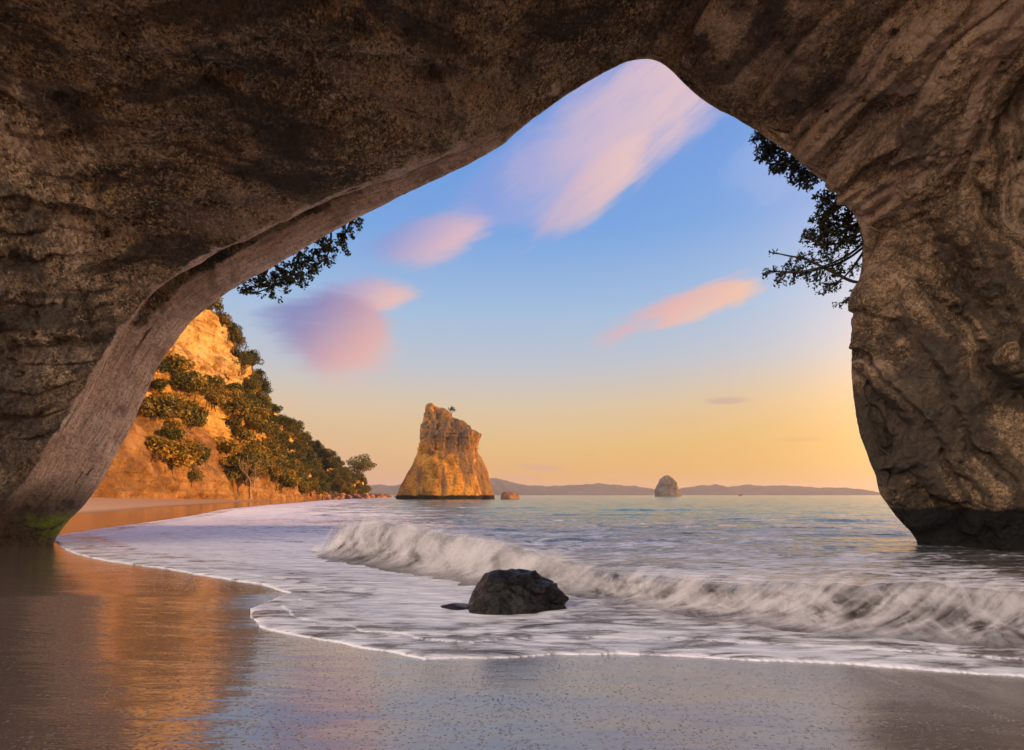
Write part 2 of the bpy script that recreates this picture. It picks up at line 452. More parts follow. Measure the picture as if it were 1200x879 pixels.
swash = [(60, 1.5), (16, 3.9), (8, 4.75)] + [G(*q) for q in (
    (1180, 792), (1060, 776), (960, 779), (880, 777), (790, 769), (700, 766), (648, 768), (560, 773), (510, 775), (478, 770), (455, 761), (435, 756), (408, 754), (360, 750),
    (318, 743), (300, 736), (276, 728), (282, 717), (300, 712), (326, 706), (340, 697), (322, 688), (290, 683), (250, 677), (200, 668), (130, 658), (84, 648), (66, 636))] + \
    [(-18.6, 23), (-20.5, 28), (-22.8, 36), (-26.3, 47), (-34, 68), (-41, 95), (-47.5, 125), (-56, 162), (-64, 200), (-74, 255), (-84, 320), (-120, 360), (-400, 420)]
sw = catmull(swash, 520)
land_poly = np.vstack([sw, [(-400, -200), (60, -200)]])


def sdist(x, y):
    """signed distance to the swash edge, + on the sand"""
    n = len(x); best = np.full(n, 1e9, np.float32)
    rough = sw[::1]
    for k in range(len(rough) - 1):
        a, b_ = rough[k], rough[k + 1]; ab = b_ - a; l2 = ab @ ab
        tt = np.clip(((x - a[0]) * ab[0] + (y - a[1]) * ab[1]) / l2, 0, 1)
        dd = (x - a[0] - tt * ab[0]) ** 2 + (y - a[1] - tt * ab[1]) ** 2
        np.minimum(best, dd, out=best)
    inside = np.zeros(n, bool); pl = land_poly
    for k in range(len(pl)):
        a, b_ = pl[k], pl[(k + 1) % len(pl)]
        if a[1] == b_[1]: continue
        c = (a[1] > y) != (b_[1] > y)
        inside ^= c & (x < (b_[0] - a[0]) * (y - a[1]) / (b_[1] - a[1]) + a[0])
    d = np.sqrt(best); return np.where(inside, d, -d)


def sand_z(d, x, y):
    up = .055 * d + .004 * np.maximum(d - 7, 0) ** 2
    up = 2.3 * np.tanh(up / 2.3)
    return np.where(d > 0, up, np.maximum(.055 * d, -5))


def polar(r, az):
    Rr, A = np.meshgrid(r, az, indexing='ij'); return (Rr * np.sin(A)).ravel(), (Rr * np.cos(A)).ravel()


def geo(a, b_, ratio): return np.exp(np.linspace(math.log(a), math.log(b_), int(math.log(b_ / a) / ratio) + 1))


# ------------------------------------------------------------------ sand: one sheet, wet near the water
r = np.r_[geo(.6, 40, .009)[:-1], geo(40, 420, .03)[:-1], geo(420, 6000, .2)]; az = np.linspace(-math.pi, math.pi, 1081)
x, y = polar(r, az); d = sdist(x, y); z = sand_z(d, x, y)
near = np.exp(-np.hypot(x, y) / 25)
z += np.where(d > .1, .022 * fbm(np.stack([x * .5, y * .8, x * 0], 1), 3) * near * np.clip(d * .6, 0, 1), 0)
runnel = fbm(np.stack([x * 2.2, y * .5 + x * .6, x * 0 + 4], 1), 3, ridge=True)
z -= np.where(d > 0, .012 * np.maximum(runnel, 0) * np.exp(-((d - .7) / .5) ** 2) * sst(x, 0.0, 1.5), 0)

ms, t, b = material('beach_sand'); co = objco(t); wet = t.attr('wet')
n = t.noise(co, .8, 5, .6); nf = t.noise(co, 60, 3, .7); ng = t.noise(co, 260, 2, .6)
dry = t.mix(nf, (.36, .23, .14, 1), (.50, .34, .22, 1))
wetc = t.mix(n, (.12, .085, .062, 1), (.21, .15, .115, 1))
wetc = t.mix(t.m('MULTIPLY', t.ss(ng, .58, .7), .35), wetc, (.30, .24, .19, 1))
col = t.mix(wet, dry, wetc)
# bubbles and grains left by the last wave
v1 = t.n('TexVoronoi'); t.link(t.scale(co, 1, .8, 1), v1.inputs['Vector']); v1.inputs['Scale'].default_value = 29; v1.inputs['Randomness'].default_value = 1
keep = t.m('GREATER_THAN', t.sep(v1.outputs['Color'])[0], t.ss(t.noise(co, .8, 4, .6), .38, .58, .0, .62))
rad = t.m('MULTIPLY', t.sep(v1.outputs['Color'])[1], .25)
dot = t.m('MULTIPLY', t.m('MULTIPLY', t.ss(t.m('SUBTRACT', v1.outputs[0], rad), .14, .04), keep), wet)
col = t.mix(t.m('MULTIPLY', dot, .7), col, t.mix(t.sep(v1.outputs['Color'])[2], (.02, .016, .013, 1), (.5, .45, .42, 1)))
v2 = t.n('TexVoronoi'); t.link(co, v2.inputs['Vector']); v2.inputs['Scale'].default_value = 42
bub = t.m('MULTIPLY', t.m('MULTIPLY', t.ss(v2.outputs[0], .42, .28), t.attr('bubble')), t.m('GREATER_THAN', t.sep(v2.outputs['Color'])[0], .45))
col = t.mix(bub, col, (.75, .72, .70, 1))
# darker drained streaks running back to the sea on the right
strk = t.noise(t.xyz(t.m('ADD', t.m('MULTIPLY', t.sep(co)[0], 2.6), t.m('MULTIPLY', t.sep(co)[1], 1.6)), t.m('MULTIPLY', t.sep(co)[1], .35)), 1.0, 4, .55)
sxm = t.m('MULTIPLY', t.m('MULTIPLY', t.ss(t.sep(co)[0], .6, 1.6), t.ss(t.sep(co)[1], 4.4, 5.0)), t.ss(strk, .52, .64))
col = t.mix(t.m('MULTIPLY', sxm, .6), col, (.035, .027, .022, 1))
t.link(col, b.inputs['Base Color'])
b.inputs['IOR'].default_value = 1.4
t.link(t.mix(wet, (.9, .9, .9, 1), t.mix(t.noise(t.scale(co, .5, 1.4, 1), 1.0, 4, .6), (.10, .10, .10, 1), (.26, .26, .26, 1))), b.inputs['Roughness'])
t.link(t.m('MULTIPLY', wet, t.m('SUBTRACT', 1.0, t.m('MULTIPLY', dot, .8))), b.inputs['Coat Weight']); t.link(t.ss(t.sep(co)[0], -2.5, 1.8, .05, .26), b.inputs['Coat Roughness']); b.inputs['Coat IOR'].default_value = 2.5
hh = t.m('ADD', t.m('MULTIPLY', nf, .25), t.m('ADD', t.m('MULTIPLY', t.noise(t.scale(co, .6, 2.2, 1), 3.5, 4, .55), .7), t.m('MULTIPLY', dot, 1.2)))
bp = t.bump(hh, .35, .018); t.link(bp, b.inputs['Normal'])
v3 = t.n('TexVoronoi'); t.link(co, v3.inputs['Vector']); v3.inputs['Scale'].default_value = 24
dim = t.m('MULTIPLY', t.ss(v3.outputs[0], .40, .12), t.m('GREATER_THAN', t.sep(v3.outputs['Color'])[1], .42))
rip = t.noise(t.scale(co, .45, 1.5, 1), 1.5, 3, .5, .6)
cb = t.bump(t.m('ADD', t.m('ADD', t.m('MULTIPLY', dim, -.55), t.m('MULTIPLY', rip, 1.3)), t.m('ADD', t.m('MULTIPLY', t.noise(t.scale(co, .6, 2.4, 1), 3.0, 4, .55), .8), t.m('MULTIPLY', dot, .9))), .42, .018); t.link(cb, b.inputs['Coat Normal'])
M_sand = ms
wetv = np.where(y < 21.0 + 0 * x, sst(d, 16, 11), sst(d, 9.0, 6.5)) * np.where(y > 40, sst(d, 9, 5), 1)
bl_ = catmull([G(930, 758), G(985, 778), G(1060, 806), G(1130, 836), G(1210, 868), G(1300, 900)], 160)
bd = np.full(len(x), 9.0, np.float32); nr_ = (np.hypot(x, y) < 9) & (x > .8) & (y > 1.5)
bd[nr_] = np.min(np.hypot(x[nr_, None] - bl_[None, :, 0], y[nr_, None] - bl_[None, :, 1]), axis=1)
tag(mesh('sand', np.stack([x, y, z], 1), gridf(len(r), len(az)), M_sand, attrs={'wet': wetv, 'bubble': np.exp(-(bd / .07) ** 2)}), kind='structure')

# ------------------------------------------------------------------ the breaking wave's line: x, y, height
wl = np.array([(-5.6, 17.3, .05), (-4.9, 16.6, .45), (-4.3, 16.0, .78), (-3.6, 15.4, .88), (-2.6, 14.4, .84), (-1.6, 13.1, .78), (-.6, 12.0, .72), (.15, 11.3, .62), (.8, 10.7, .48),
               (1.5, 10.0, .40), (2.1, 9.25, .38), (2.8, 8.5, .42), (3.5, 7.9, .47), (4.3, 7.5, .52), (5.2, 7.2, .56), (6.2, 6.95, .52), (7.4, 6.8, .50), (9, 6.9, .5), (12, 7.4, .5), (16, 8.5, .45)])


def wave_y(x): return np.interp(x, wl[:, 0], wl[:, 1])


# ------------------------------------------------------------------ sea: one sheet from the swash lip to the horizon
r = np.r_[geo(3.0, 40, .0045)[:-1], geo(40, 400, .010)[:-1], geo(400, 6000, .05)]
az = np.radians(np.linspace(-62, 62, 1250))
x, y = polar(r, az)
d = sdist(x, y)
jit = .15 * fbm(np.stack([x * 1.1, y * 1.1, x * 0], 1), 4) * sst(y, 60, 5)
d = d + jit
rr = np.hypot(x, y); off = np.maximum(-d, 0)
sz = sand_z(d, x, y)
lip = .030 * (1 - np.exp(-off / .045))
swell = fbm(np.stack([x * .10 + 5, y * .42, x * 0 + 2], 1), 3)
chop = fbm(np.stack([x * .9, y * 2.4, x * 0], 1), 3)
far = sst(rr, 8, 45)
zsea = lip + sst(off, .2, 3) * (.035 * chop + .05 * swell) * (1 - far) + sst(off, 2, 10) * sst(rr, 9, 22) * (.17 * swell + .13 * fbm(np.stack([x * .22 + 3, y * .75, x * 0 + 6], 1), 4, .6))
# a second thin lip running behind the first
e2 = off - .55 - .35 * fbm(np.stack([x * .7, y * .7, x * 0 + 9], 1), 3)
zsea += .018 * sst(e2, 0, .05) * np.exp(-np.maximum(e2, 0) / .5) * sst(off, .1, .3) * (rr < 16)
# small breakers further out on the left
for (x0, x1, yy, h) in ((-7.6, -4.8, 33, .32), (-16, -9, 45, .25), (3, 12, 46, .3), (8, 22, 60, .35), (-9, 4, 70, .35), (14, 30, 36, .25), (-3, 9, 24, .10)):
    cx, ww = (x0 + x1) / 2, (x1 - x0) / 2
    yl = y - yy - .8 * np.sin(x * .5 + yy) - .03 * (x - cx) ** 2
    zsea += .55 * h * np.exp(-((x - cx) / ww) ** 4) * np.where(yl > 0, np.exp(-(yl / 1.6) ** 2), np.exp(-(yl / .45) ** 2))
zsea = np.where(d > 0, sz - .25 * sst(d, 0, .02) - .02, np.maximum(zsea, sz + .01))
wy = wave_y(x); beyond = sst(y - wy, -.3, .8) * sst(x, -5.5, -4.5)
foam = np.where(d < 0, .70 * np.exp(-off / 18), 0)
foam = foam * (1 - beyond) + beyond * (.52 * np.exp(-np.maximum(y - wy, 0) / 60) + .12)
foam = np.maximum(foam, .97 * np.exp(-off / .10) * (rr < 40))
foam = np.maximum(foam, .98 * sst(off, .4, 2.0) * np.exp(-off / 26) * sst(x, 1.5, -1.5))
foam = np.maximum(foam, .92 * np.exp(-np.maximum(wy - y - .6, 0) / .9) * (y < wy) * sst(x, -5.5, -4))
bdist = np.hypot(x + .02, (y - 8.45) * 1.1); foam = np.maximum(foam, 1.0 * np.exp(-((bdist - .78) / .22) ** 2) * (d < 0))
foam = np.maximum(foam, np.where(e2 > 0, .9 * np.exp(-e2 / .12), 0) * (off > .3) * (rr < 16))
foam -= .25 * sst(x, 9.5, 12.0) * sst(y, 9, 11) * (y < 24)
foam += .12 * sst(fbm(np.stack([x * .22, y * .5, x * 0 + 7], 1), 3), -.1, .3) - .06
depth = sst(off, .3, 45)

msea, t, b = material('sea_water'); co = objco(t)
fo = t.attr('foam'); dp = t.attr('depth')
n1 = t.noise(t.scale(co, .55, 1.5, 1), 1.1, 7, .62, 1.7)
n2 = t.noise(t.scale(co, .5, 1.5, 1), 5.0, 6, .65, .5)
n0 = t.noise(t.scale(co, .45, 1.6, 1), .28, 6, .62, .6)
dist = t.ss(t.vm('LENGTH', co), 14, 60)
nn = t.m('ADD', t.m('MULTIPLY', n1, .68), t.m('MULTIPLY', n2, .32))
nn = t.m('ADD', t.m('MULTIPLY', nn, t.m('SUBTRACT', 1.0, t.m('MULTIPLY', dist, .6))), t.m('MULTIPLY', n0, t.m('MULTIPLY', dist, .6)))
thr = t.m('SUBTRACT', .76, t.m('MULTIPLY', fo, .45))
mk = t.ss(t.m('SUBTRACT', nn, thr), -.10, .08)
wcol = t.ramp(dp, [(0, (.13, .10, .085)), (.12, (.09, .085, .075)), (.45, (.06, .14, .13)), (1, (.04, .20, .20))])
fcol = t.mix(t.ss(n2, .28, .56), (.62, .61, .64, 1), (.92, .92, .93, 1))
t.link(t.mix(mk, wcol, fcol), b.inputs['Base Color'])
t.link(t.mix(mk, (.11, .11, .11, 1), (.6, .6, .6, 1)), b.inputs['Roughness'])
b.inputs['IOR'].default_value = 1.45; b.inputs['Specular IOR Level'].default_value = .65
hz = t.m('ADD', t.noise(t.scale(co, .35, 1.2, 1), 1.6, 5, .6, .3), t.m('MULTIPLY', t.noise(t.scale(co, .5, 1.5, 1), .22, 5, .65), 6.0))
hz = t.m('ADD', hz, t.m('MULTIPLY', mk, .22))
t.link(t.bump(hz, .85, .10), b.inputs['Normal'])
tag(mesh('sea', np.stack([x, y, zsea], 1), gridf(len(r), len(az)), msea, attrs={'foam': foam, 'depth': depth}), kind='structure')

# ------------------------------------------------------------------ the rock arch
rim = [(50, 690), (56, 655), (62, 632), (76, 614), (95, 594), (115, 569), (131, 540), (150, 505), (169, 465), (185, 430), (202, 403), (222, 379), (250, 355), (281, 334), (320, 312),
       (360, 289), (400, 266), (432, 249), (470, 230), (510, 211), (550, 192), (585, 172), (601, 159), (620, 143), (650, 121), (680, 101), (710, 84), (733, 73), (755, 69), (771, 72),
       (786, 82), (801, 97), (820, 114), (840, 127), (865, 140), (886, 153), (905, 166), (925, 179), (945, 196), (966, 213), (986, 233), (1001, 253), (1009, 271), (1012, 291),
       (1009, 320), (1003, 346), (1000, 370), (999, 402), (998, 437), (1001, 470), (1006, 501), (1016, 531), (1026, 556), (1031, 576), (1040, 591), (1056, 611), (1069, 624), (1075, 637), (1080, 660), (1084, 700)]
NS = 2000
rp = catmull(rim, NS)
Dr = np.full(NS, 19.5)
for _ in range(3):
    zr = CAMZ + (580 - rp[:, 1]) / FPX * Dr; Dr = 19.5 - 1.5 * np.clip(zr / 13, 0, 1)
Rx = (rp[:, 0] - 600) / FPX * Dr; Rz = CAMZ + (580 - rp[:, 1]) / FPX * Dr
sx, szm = gsm(Rx, 55), gsm(Rz, 55)
tx, tz = np.gradient(sx), np.gradient(szm); L = np.hypot(tx, tz)
nx, nz = gsm(-tz / L, 45), gsm(tx / L, 45)
nz = np.maximum(nz, 0.0)
hgt = sst(Rz, -.5, 7.0); nz = nz * hgt
L = np.hypot(nx, nz); nx, nz = nx / L, nz / L
ang = np.degrees(np.arctan2(nx, nz))
wL = gsm(sst(-ang, 26, 58), 30); wR = gsm(sst(ang, 32, 78), 30); wC = np.clip(1 - wL - wR, 0, 1)
side = gsm(np.where(np.arange(NS) > np.argmax(Rz), 1.0, -1.0), 60)
arc = np.r_[0, np.cumsum(np.hypot(np.diff(Rx), np.diff(Rz)))]
bw = np.interp(rp[:, 0], [60, 130, 200, 330, 440, 560, 755, 900, 1010], [2.0, 1.75, 1.3, .95, .70, .42, .35, .6, .9])
bw = gsm(np.where((Rx > 2.5) & (rp[:, 0] > 690), .30, bw), 25)
gro = np.exp(-((rp[:, 0] - 315) / 125) ** 4) * (rp[:, 0] < 560)           # the dark groove under the left lip
keysL = [(.55, -.4), (2.0, -.9), (5, -1.7), (10, -3.2), (17, -4.5), (25, -6), (34, -8)]
keysC = [(.30, -1.2), (.75, -3.2), (1.25, -5.6), (1.5, -8.2), (2.2, -10.6), (6, -12.6), (17, -13.6)]
keysR = [(.45, -.5), (1.7, -1.4), (4, -2.6), (8, -4.5), (13, -8), (20, -16), (27, -26)]
K = []


def key_out(delta, mult):
    f = (1 + delta / Dr) * mult
    K.append(np.stack([Rx * f, Dr + delta, CAMZ + (Rz - CAMZ) * f], 1))


def key_in(o, dl, hx=None):
    K.append(np.stack([Rx + nx * o, Dr + dl, Rz + nz * o], 1))


sr = 0 * side
key_out(6 + 12 * sr, 2.6); key_out(5 + 9 * sr, 1.7 - .25 * sr); key_out(4 + 3 * sr, 1.30 - .12 * sr); key_out(2.2 + .4 * sr, 1.06); key_out(.7 + 0 * sr, 1.008)
key_in(0 * bw, 0 * bw)                                # the rim itself, key 5
key_in(.16 * bw, -.45 * bw)
key_in(.36 * bw + .62 * gro, -.78 * bw - .05 * gro)
key_in(.40 * bw - .02 * gro, -bw - .20 * gro - .05)
for a, c_, e in zip(keysL, keysC, keysR):
    o = .40 * bw + wL * a[0] + wC * c_[0] + wR * e[0]; dl = -bw + wL * a[1] + wC * c_[1] + wR * e[1]
    key_in(o, dl)
K = np.array(K)                                        # (16, NS, 3)
tt = np.r_[np.linspace(0, 3, 24)[:-1], np.linspace(3, 5, 30)[:-1], np.linspace(5, 8, 80)[:-1], np.linspace(8, 12.4, 430)[:-1], np.linspace(12.4, 15, 60)]
V = catkeys(K, tt)                                     # (nt, NS, 3)
nt = len(tt)
V = V.transpose(1, 0, 2).copy()                        # (NS, nt, 3)
N = gridn(V)
flat = V.reshape(-1, 3); T = np.tile(tt, NS); Sx = np.repeat(arc, nt); SD = np.repeat(side, nt)
bandm = sst(T, 4.2, 4.9) * sst(T, 8.75, 7.75) * np.repeat(sst(rp[:, 0], 700, 480) * sst(rp[:, 1], 640, 560), nt) \
    + .22 * sst(T, 4.4, 5) * sst(T, 8.6, 7.6) * np.repeat(sst(rp[:, 0], 620, 860) * sst(rp[:, 1], 560, 470), nt)
groA = np.repeat(gro, nt) * np.exp(-((T - 6.9) / .50) ** 4)  # groove's shade put into the colour: the pale lip drops out here
rimd = np.clip(np.abs(T - 5), 0, 4)
lf = np.repeat(sst(side, .3, -.3), nt); inn = sst(T - 1.5 * lf, 6.3, 8.6); body = np.maximum(sst(rimd, .3, 2.0), .07 * (1 - lf))
smooth = 1 - .5 * np.clip(bandm, 0, 1)
big = fbm(flat * .16, 3); med = fbm(flat * .55 + 9, 4); sm = fbm(flat * np.float32(1.7), 5, .66)
# beds: ridges that run along the arch, dipping across the right wall
tpar = T * 1.3
warp = .7 * fbm(flat * .22 + 31, 2)
cR = flat[:, 0] * .62 + flat[:, 2] * .42 + flat[:, 1] * .25; aR = flat[:, 0] * .42 - flat[:, 2] * .62
cL = flat[:, 2] * .55 - flat[:, 1] * .35
rt_ = sst(SD, -.3, .3)


def ledges(c, along, f0, seed):
    """worn bedding: saw-tooth ledges whose depth comes and goes"""
    ph = c * f0 + .55 * fbm(np.stack([c * f0 * .6, along * .22, c * 0 + seed], 1), 3) + .22 * fbm(np.stack([c * f0 * 2, along * 1.1, c * 0 + seed + 3], 1), 3)
    sw_ = ph - np.floor(ph); sw_ = np.where(sw_ < .88, sw_ / .88, (1 - sw_) / .12)
    a_ = sst(fbm(np.stack([c * f0 * .9, along * .30, c * 0 + seed + 9], 1), 3), -.45, .25)
    return (sw_ ** 1.6 - .4) * a_


bed = ledges(cR + warp, aR, .50, 2.0) * rt_ + ledges(cL + warp, flat[:, 0], .55, 5.0) * (1 - rt_)
bed2 = ledges(cR + warp, aR * 2, 1.7, 12.0) * rt_ + ledges(cL + warp, flat[:, 0] * 2, 1.9, 15.0) * (1 - rt_)
hole = np.maximum(fbm(flat * np.float32(.8) + 55, 3) - .30, 0) + .5 * np.maximum(fbm(flat * np.float32(2.2) + 75, 3) - .34, 0)
disp = body * (.65 * inn * big + .30 * (.25 + .75 * inn) * med * smooth + (.40 + .55 * rt_) * inn * bed + (.16 + .22 * rt_) * (.3 + .7 * inn) * bed2 * smooth) + (.4 + .6 * inn) * .13 * sm * smooth
apx = np.repeat(np.exp(-((arc - arc[np.argmax(Rz)] - 1.2) / 2.2) ** 2), nt) * sst(T, 9.5, 7.5)
disp = disp * (1 - .85 * apx)
disp += .035 * fbm(flat * np.float32(6.5), 3, .65) * (.3 + .7 * inn)
disp += .09 * fbm(np.stack([flat[:, 0] * .7, flat[:, 1] * 2.5, flat[:, 2] * .7], 1), 3, ridge=True) * np.clip(bandm, 0, 1)
# sign so that + goes into the rock
ctr = np.array([0, 0, 5.0]); toward = np.sign(np.sum(N.reshape(-1, 3) * (np.stack([flat[:, 0] * 0 + 1, flat[:, 1] * 0, flat[:, 1] * 0 + 6], 1) - np.stack([flat[:, 0], flat[:, 1] * 0, flat[:, 2]], 1)), axis=1))
mid = np.sign(np.median(toward[(T > 9) & (T < 12)])) or 1
Nn = -mid * N.reshape(-1, 3)
flat = flat + Nn * (disp + 1.3 * hole * inn * smooth)[:, None]
flat[:, 2] = np.maximum(flat[:, 2], -3)
arch = mesh('rock_arch', flat, gridf(NS, nt), M_arch, attrs={'band': np.clip(bandm, 0, 1) * (1 - groA), 'strata': bed2 * .6 + bed * .4, 'side': SD, 'arc': Sx, 'across': T})
tag(arch, 'huge brown sea cave arch framing the beach, with pale lip on its left foot', 'rock arch')

# ------------------------------------------------------------------ the cliff on the left
cb_ = np.array([(-60, 45), (-58.5, 62), (-57.5, 80), (-58, 100), (-59.5, 120), (-62, 145), (-65.5, 170), (-69, 200), (-73.5, 235), (-78, 270), (-81, 300), (-84, 326), (-94, 344), (-125, 352), (-180, 356)], float)
NU, NV = 560, 220
cbs = catmull(cb_, NU)
Hc = np.interp(cbs[:, 1], [45, 80, 105, 131, 150, 160, 175, 190, 235, 270, 310, 335, 356], [54, 53, 51, 48.5, 43.5, 37, 31, 27, 20, 15.5, 10.0, 8, 9])
tg = np.gradient(cbs, axis=0); tg /= np.linalg.norm(tg, axis=1, keepdims=True)
inw = np.stack([-tg[:, 1], tg[:, 0]], 1)
for k in range(2): inw[:, k] = gsm(inw[:, k], 14)
vv = np.r_[np.linspace(0, 1, NV - 40), np.linspace(1.02, 2.2, 40)]
setb = np.interp(vv, [0, .12, .40, .46, .60, .66, .90, 1.0, 1.15, 2.2], [0, 1.2, 7.0, 7.4, 8.0, 10.5, 11.2, 12.5, 18, 70])
hv = np.interp(vv, [0, 1, 1.15, 2.2], [0, 1, 1.05, 1.2])
slope = np.interp(cbs[:, 1], [60, 150, 190, 320], [1, 1, 1.25, .9])
V = np.zeros((NU, NV, 3))
V[:, :, 0] = cbs[:, None, 0] + inw[:, None, 0] * setb[None] * slope[:, None] * (Hc[:, None] / 48) ** .6
V[:, :, 1] = cbs[:, None, 1] + inw[:, None, 1] * setb[None] * slope[:, None] * (Hc[:, None] / 48) ** .6
V[:, :, 2] = -1.0 + hv[None] * (Hc[:, None] + 1)
f = V.reshape(-1, 3); N = gridn(V).reshape(-1, 3)
if np.median(N[:, 0]) < 0: N = -N
dsp = 3.0 * fbm(f * .035, 3) + 1.3 * fbm(f * .11 + 3, 4) + .6 * fbm(np.stack([f[:, 0] * .3, f[:, 1] * .3, f[:, 2] * .06], 1), 3, ridge=True) + .9 * fbm(np.stack([f[:, 0] * .03, f[:, 1] * .03 + f[:, 2] * .02, f[:, 2] * .32], 1), 4, ridge=True)
dsp += .8 * fbm(f * .4, 4, .6) + 1.2 * fbm(f * .2 + 40, 3, ridge=True)
dsp += 1.5 * (ledges(f[:, 2] + 1.5 * fbm(f * .05 + 8, 2), f[:, 1] * .3, .16, 21.0) + .5 * ledges(f[:, 2], f[:, 1] * .6, .45, 27.0)) * (1 - .5 * sst(f[:, 2], 20, 12))
slab = fbm(np.stack([f[:, 0] * 0, f[:, 1] * .11 + f[:, 2] * .09, f[:, 2] * .02], 1), 3, ridge=True)
dsp += 1.3 * slab * sst(f[:, 2], 22, 10)
f = f + N * dsp[:, None] * np.array([1, 1, .5])
CLIFF = f.reshape(NU, NV, 3)
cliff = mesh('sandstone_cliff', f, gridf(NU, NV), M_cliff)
tag(cliff, 'tall sunlit orange sandstone cliff above the far beach, dotted with bushes and trees', 'cliff')

# ------------------------------------------------------------------ rocks out in the water


def stack(name, left, right, D, mat, label, cat, nz=150, na=260, amp=1.0, depth=.85, power=2.5, fl=1.0, seed=0, sc=.12):
    left, right = np.array(left, float), np.array(right, float)
    ytop, ybot = max(left[:, 1].min(), right[:, 1].min()), max(left[:, 1].max(), right[:, 1].max())
    ys = np.linspace(ybot + 5, ytop, nz)
    xl = np.interp(ys, left[::-1, 1] if left[0, 1] > left[-1, 1] else left[:, 1], left[::-1, 0] if left[0, 1] > left[-1, 1] else left[:, 0])
    xr = np.interp(ys, right[::-1, 1] if right[0, 1] > right[-1, 1] else right[:, 1], right[::-1, 0] if right[0, 1] > right[-1, 1] else right[:, 0])
    Xl, Xr = (xl - 600) / FPX * D, (xr - 600) / FPX * D; Z = CAMZ + (580 - ys) / FPX * D
    cx0 = (Xl[0] + Xr[0]) / 2
    a = np.linspace(0, 2 * math.pi, na, endpoint=False); ca, sa = np.cos(a), np.sin(a)
    qx = np.sign(ca) * np.abs(ca) ** (2 / power); qy = np.sign(sa) * np.abs(sa) ** (2 / power)
    V = np.zeros((na, nz + 14, 3))
    hw = (Xr - Xl) / 2; cx = (Xr + Xl) / 2
    V[:, :nz, 0] = cx[None] - cx0 + hw[None] * qx[:, None]
    V[:, :nz, 1] = hw[None] * depth * qy[:, None] * np.interp(Z, [Z[0], Z[-1]], [1, .8])[None]
    V[:, :nz, 2] = Z[None]
    for k in range(14):
        s_ = 1 - (k + 1) / 14.0
        V[:, nz + k, 0] = cx[-1] - cx0 + hw[-1] * qx * s_; V[:, nz + k, 1] = hw[-1] * depth * .8 * qy * s_
        V[:, nz + k, 2] = Z[-1] + hw[-1] * .25 * (1 - s_ ** 2)
    f = V.reshape(-1, 3); N = gridn(V).reshape(-1, 3)
    if np.sum(N[:, 0] * f[:, 0]) < 0: N = -N
    q = f + seed * 13.7
    ds = 1.1 * fbm(q * sc, 4) + fl * .8 * fbm(np.stack([q[:, 0] * sc * 2.0, q[:, 1] * sc * 2.0, q[:, 2] * sc * .35], 1), 4, ridge=True) + .35 * fbm(q * sc * 5, 4)
    ds += .55 * fbm(np.stack([q[:, 0] * sc * .4, q[:, 1] * sc * .4, q[:, 2] * sc * 3.2], 1), 4, ridge=True) * sst(f[:, 2], Z[0] + (Z[-1] - Z[0]) * .35, Z[0] + (Z[-1] - Z[0]) * .7)
    if name == 'sea_stack':
        k = sst(f[:, 2] + 3 * fbm(q * .1, 2), 17, 21)
        ds = ds * (.30 + .60 * k) - .35 * k + (1 - k) * .8 * fbm(np.stack([q[:, 0] * .16, q[:, 1] * .16, q[:, 2] * .03], 1), 2) + .5 * k * fbm(q * .45 + 4, 4, .6, ridge=True)
        ds -= .35 * np.exp(-((f[:, 2] - 18.5 - 2 * fbm(q * .1 + 9, 2)) / 1.2) ** 2)
        ds -= .40 * k
    ds = ds - ds.mean() - .35
    f = f + N * (ds * amp)[:, None]
    o = mesh(name, f, gridf(na, nz + 14, True), mat); o.location = (cx0, D, 0)
    return tag(o, label, cat)


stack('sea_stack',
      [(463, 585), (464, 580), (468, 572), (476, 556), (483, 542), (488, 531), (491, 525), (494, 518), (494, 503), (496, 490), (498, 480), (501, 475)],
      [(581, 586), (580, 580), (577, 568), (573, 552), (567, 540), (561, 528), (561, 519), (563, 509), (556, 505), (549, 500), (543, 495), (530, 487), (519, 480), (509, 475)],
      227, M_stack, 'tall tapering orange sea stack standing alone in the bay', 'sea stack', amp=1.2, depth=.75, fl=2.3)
stack('islet', [(767, 581), (767, 575), (769, 568), (773, 561), (778, 558)], [(799, 581), (796, 574), (793, 566), (789, 560), (785, 557)], 640, M_islet,
      'round grey rock islet on the horizon before the far hills', 'islet', amp=2.0, sc=.05, nz=80, na=160, seed=2)

# small orange rock beside the stack, a dark speck of reef on the horizon
def boulder(name, loc, size, mat, seed, label=None, cat=None, group=None, res=4, amp=.28, rot=0, shave=.85, taper=0.0):
    import bmesh
    bm = bmesh.new(); bmesh.ops.create_icosphere(bm, subdivisions=res, radius=1)
    co_ = np.array([v.co[:] for v in bm.verts], np.float32); F = np.array([[v.index for v in f.verts] for f in bm.faces]); bm.free()
    q = co_ * 1.1 + seed * 7.77
    d_ = amp * fbm(q, 4, .5) + amp * .55 * fbm(q * 1.6 + 5, 3, .5, ridge=True) + .06 * fbm(q * 5, 3)
    # facets: shave the stone with a few random planes
    rg = np.random.default_rng(seed + 100); p = co_ * (1 + d_)[:, None]
    for _ in range(9):
        nn_ = rg.normal(size=3); nn_ /= np.linalg.norm(nn_); lim = rg.uniform(.62, .9)
        e = p @ nn_ - lim; p = p - np.outer(np.maximum(e, 0) * shave, nn_)
    p = p * np.array(size)
    p[:, :2] *= (1.0 + taper * (.35 - p[:, 2:3] / size[2]))
    c, s_ = math.cos(rot), math.sin(rot); p = np.stack([p[:, 0] * c - p[:, 1] * s_, p[:, 0] * s_ + p[:, 1] * c, p[:, 2]], 1)
    o = mesh(name, p, F, mat); o.location = loc
    return tag(o, label, cat, group)


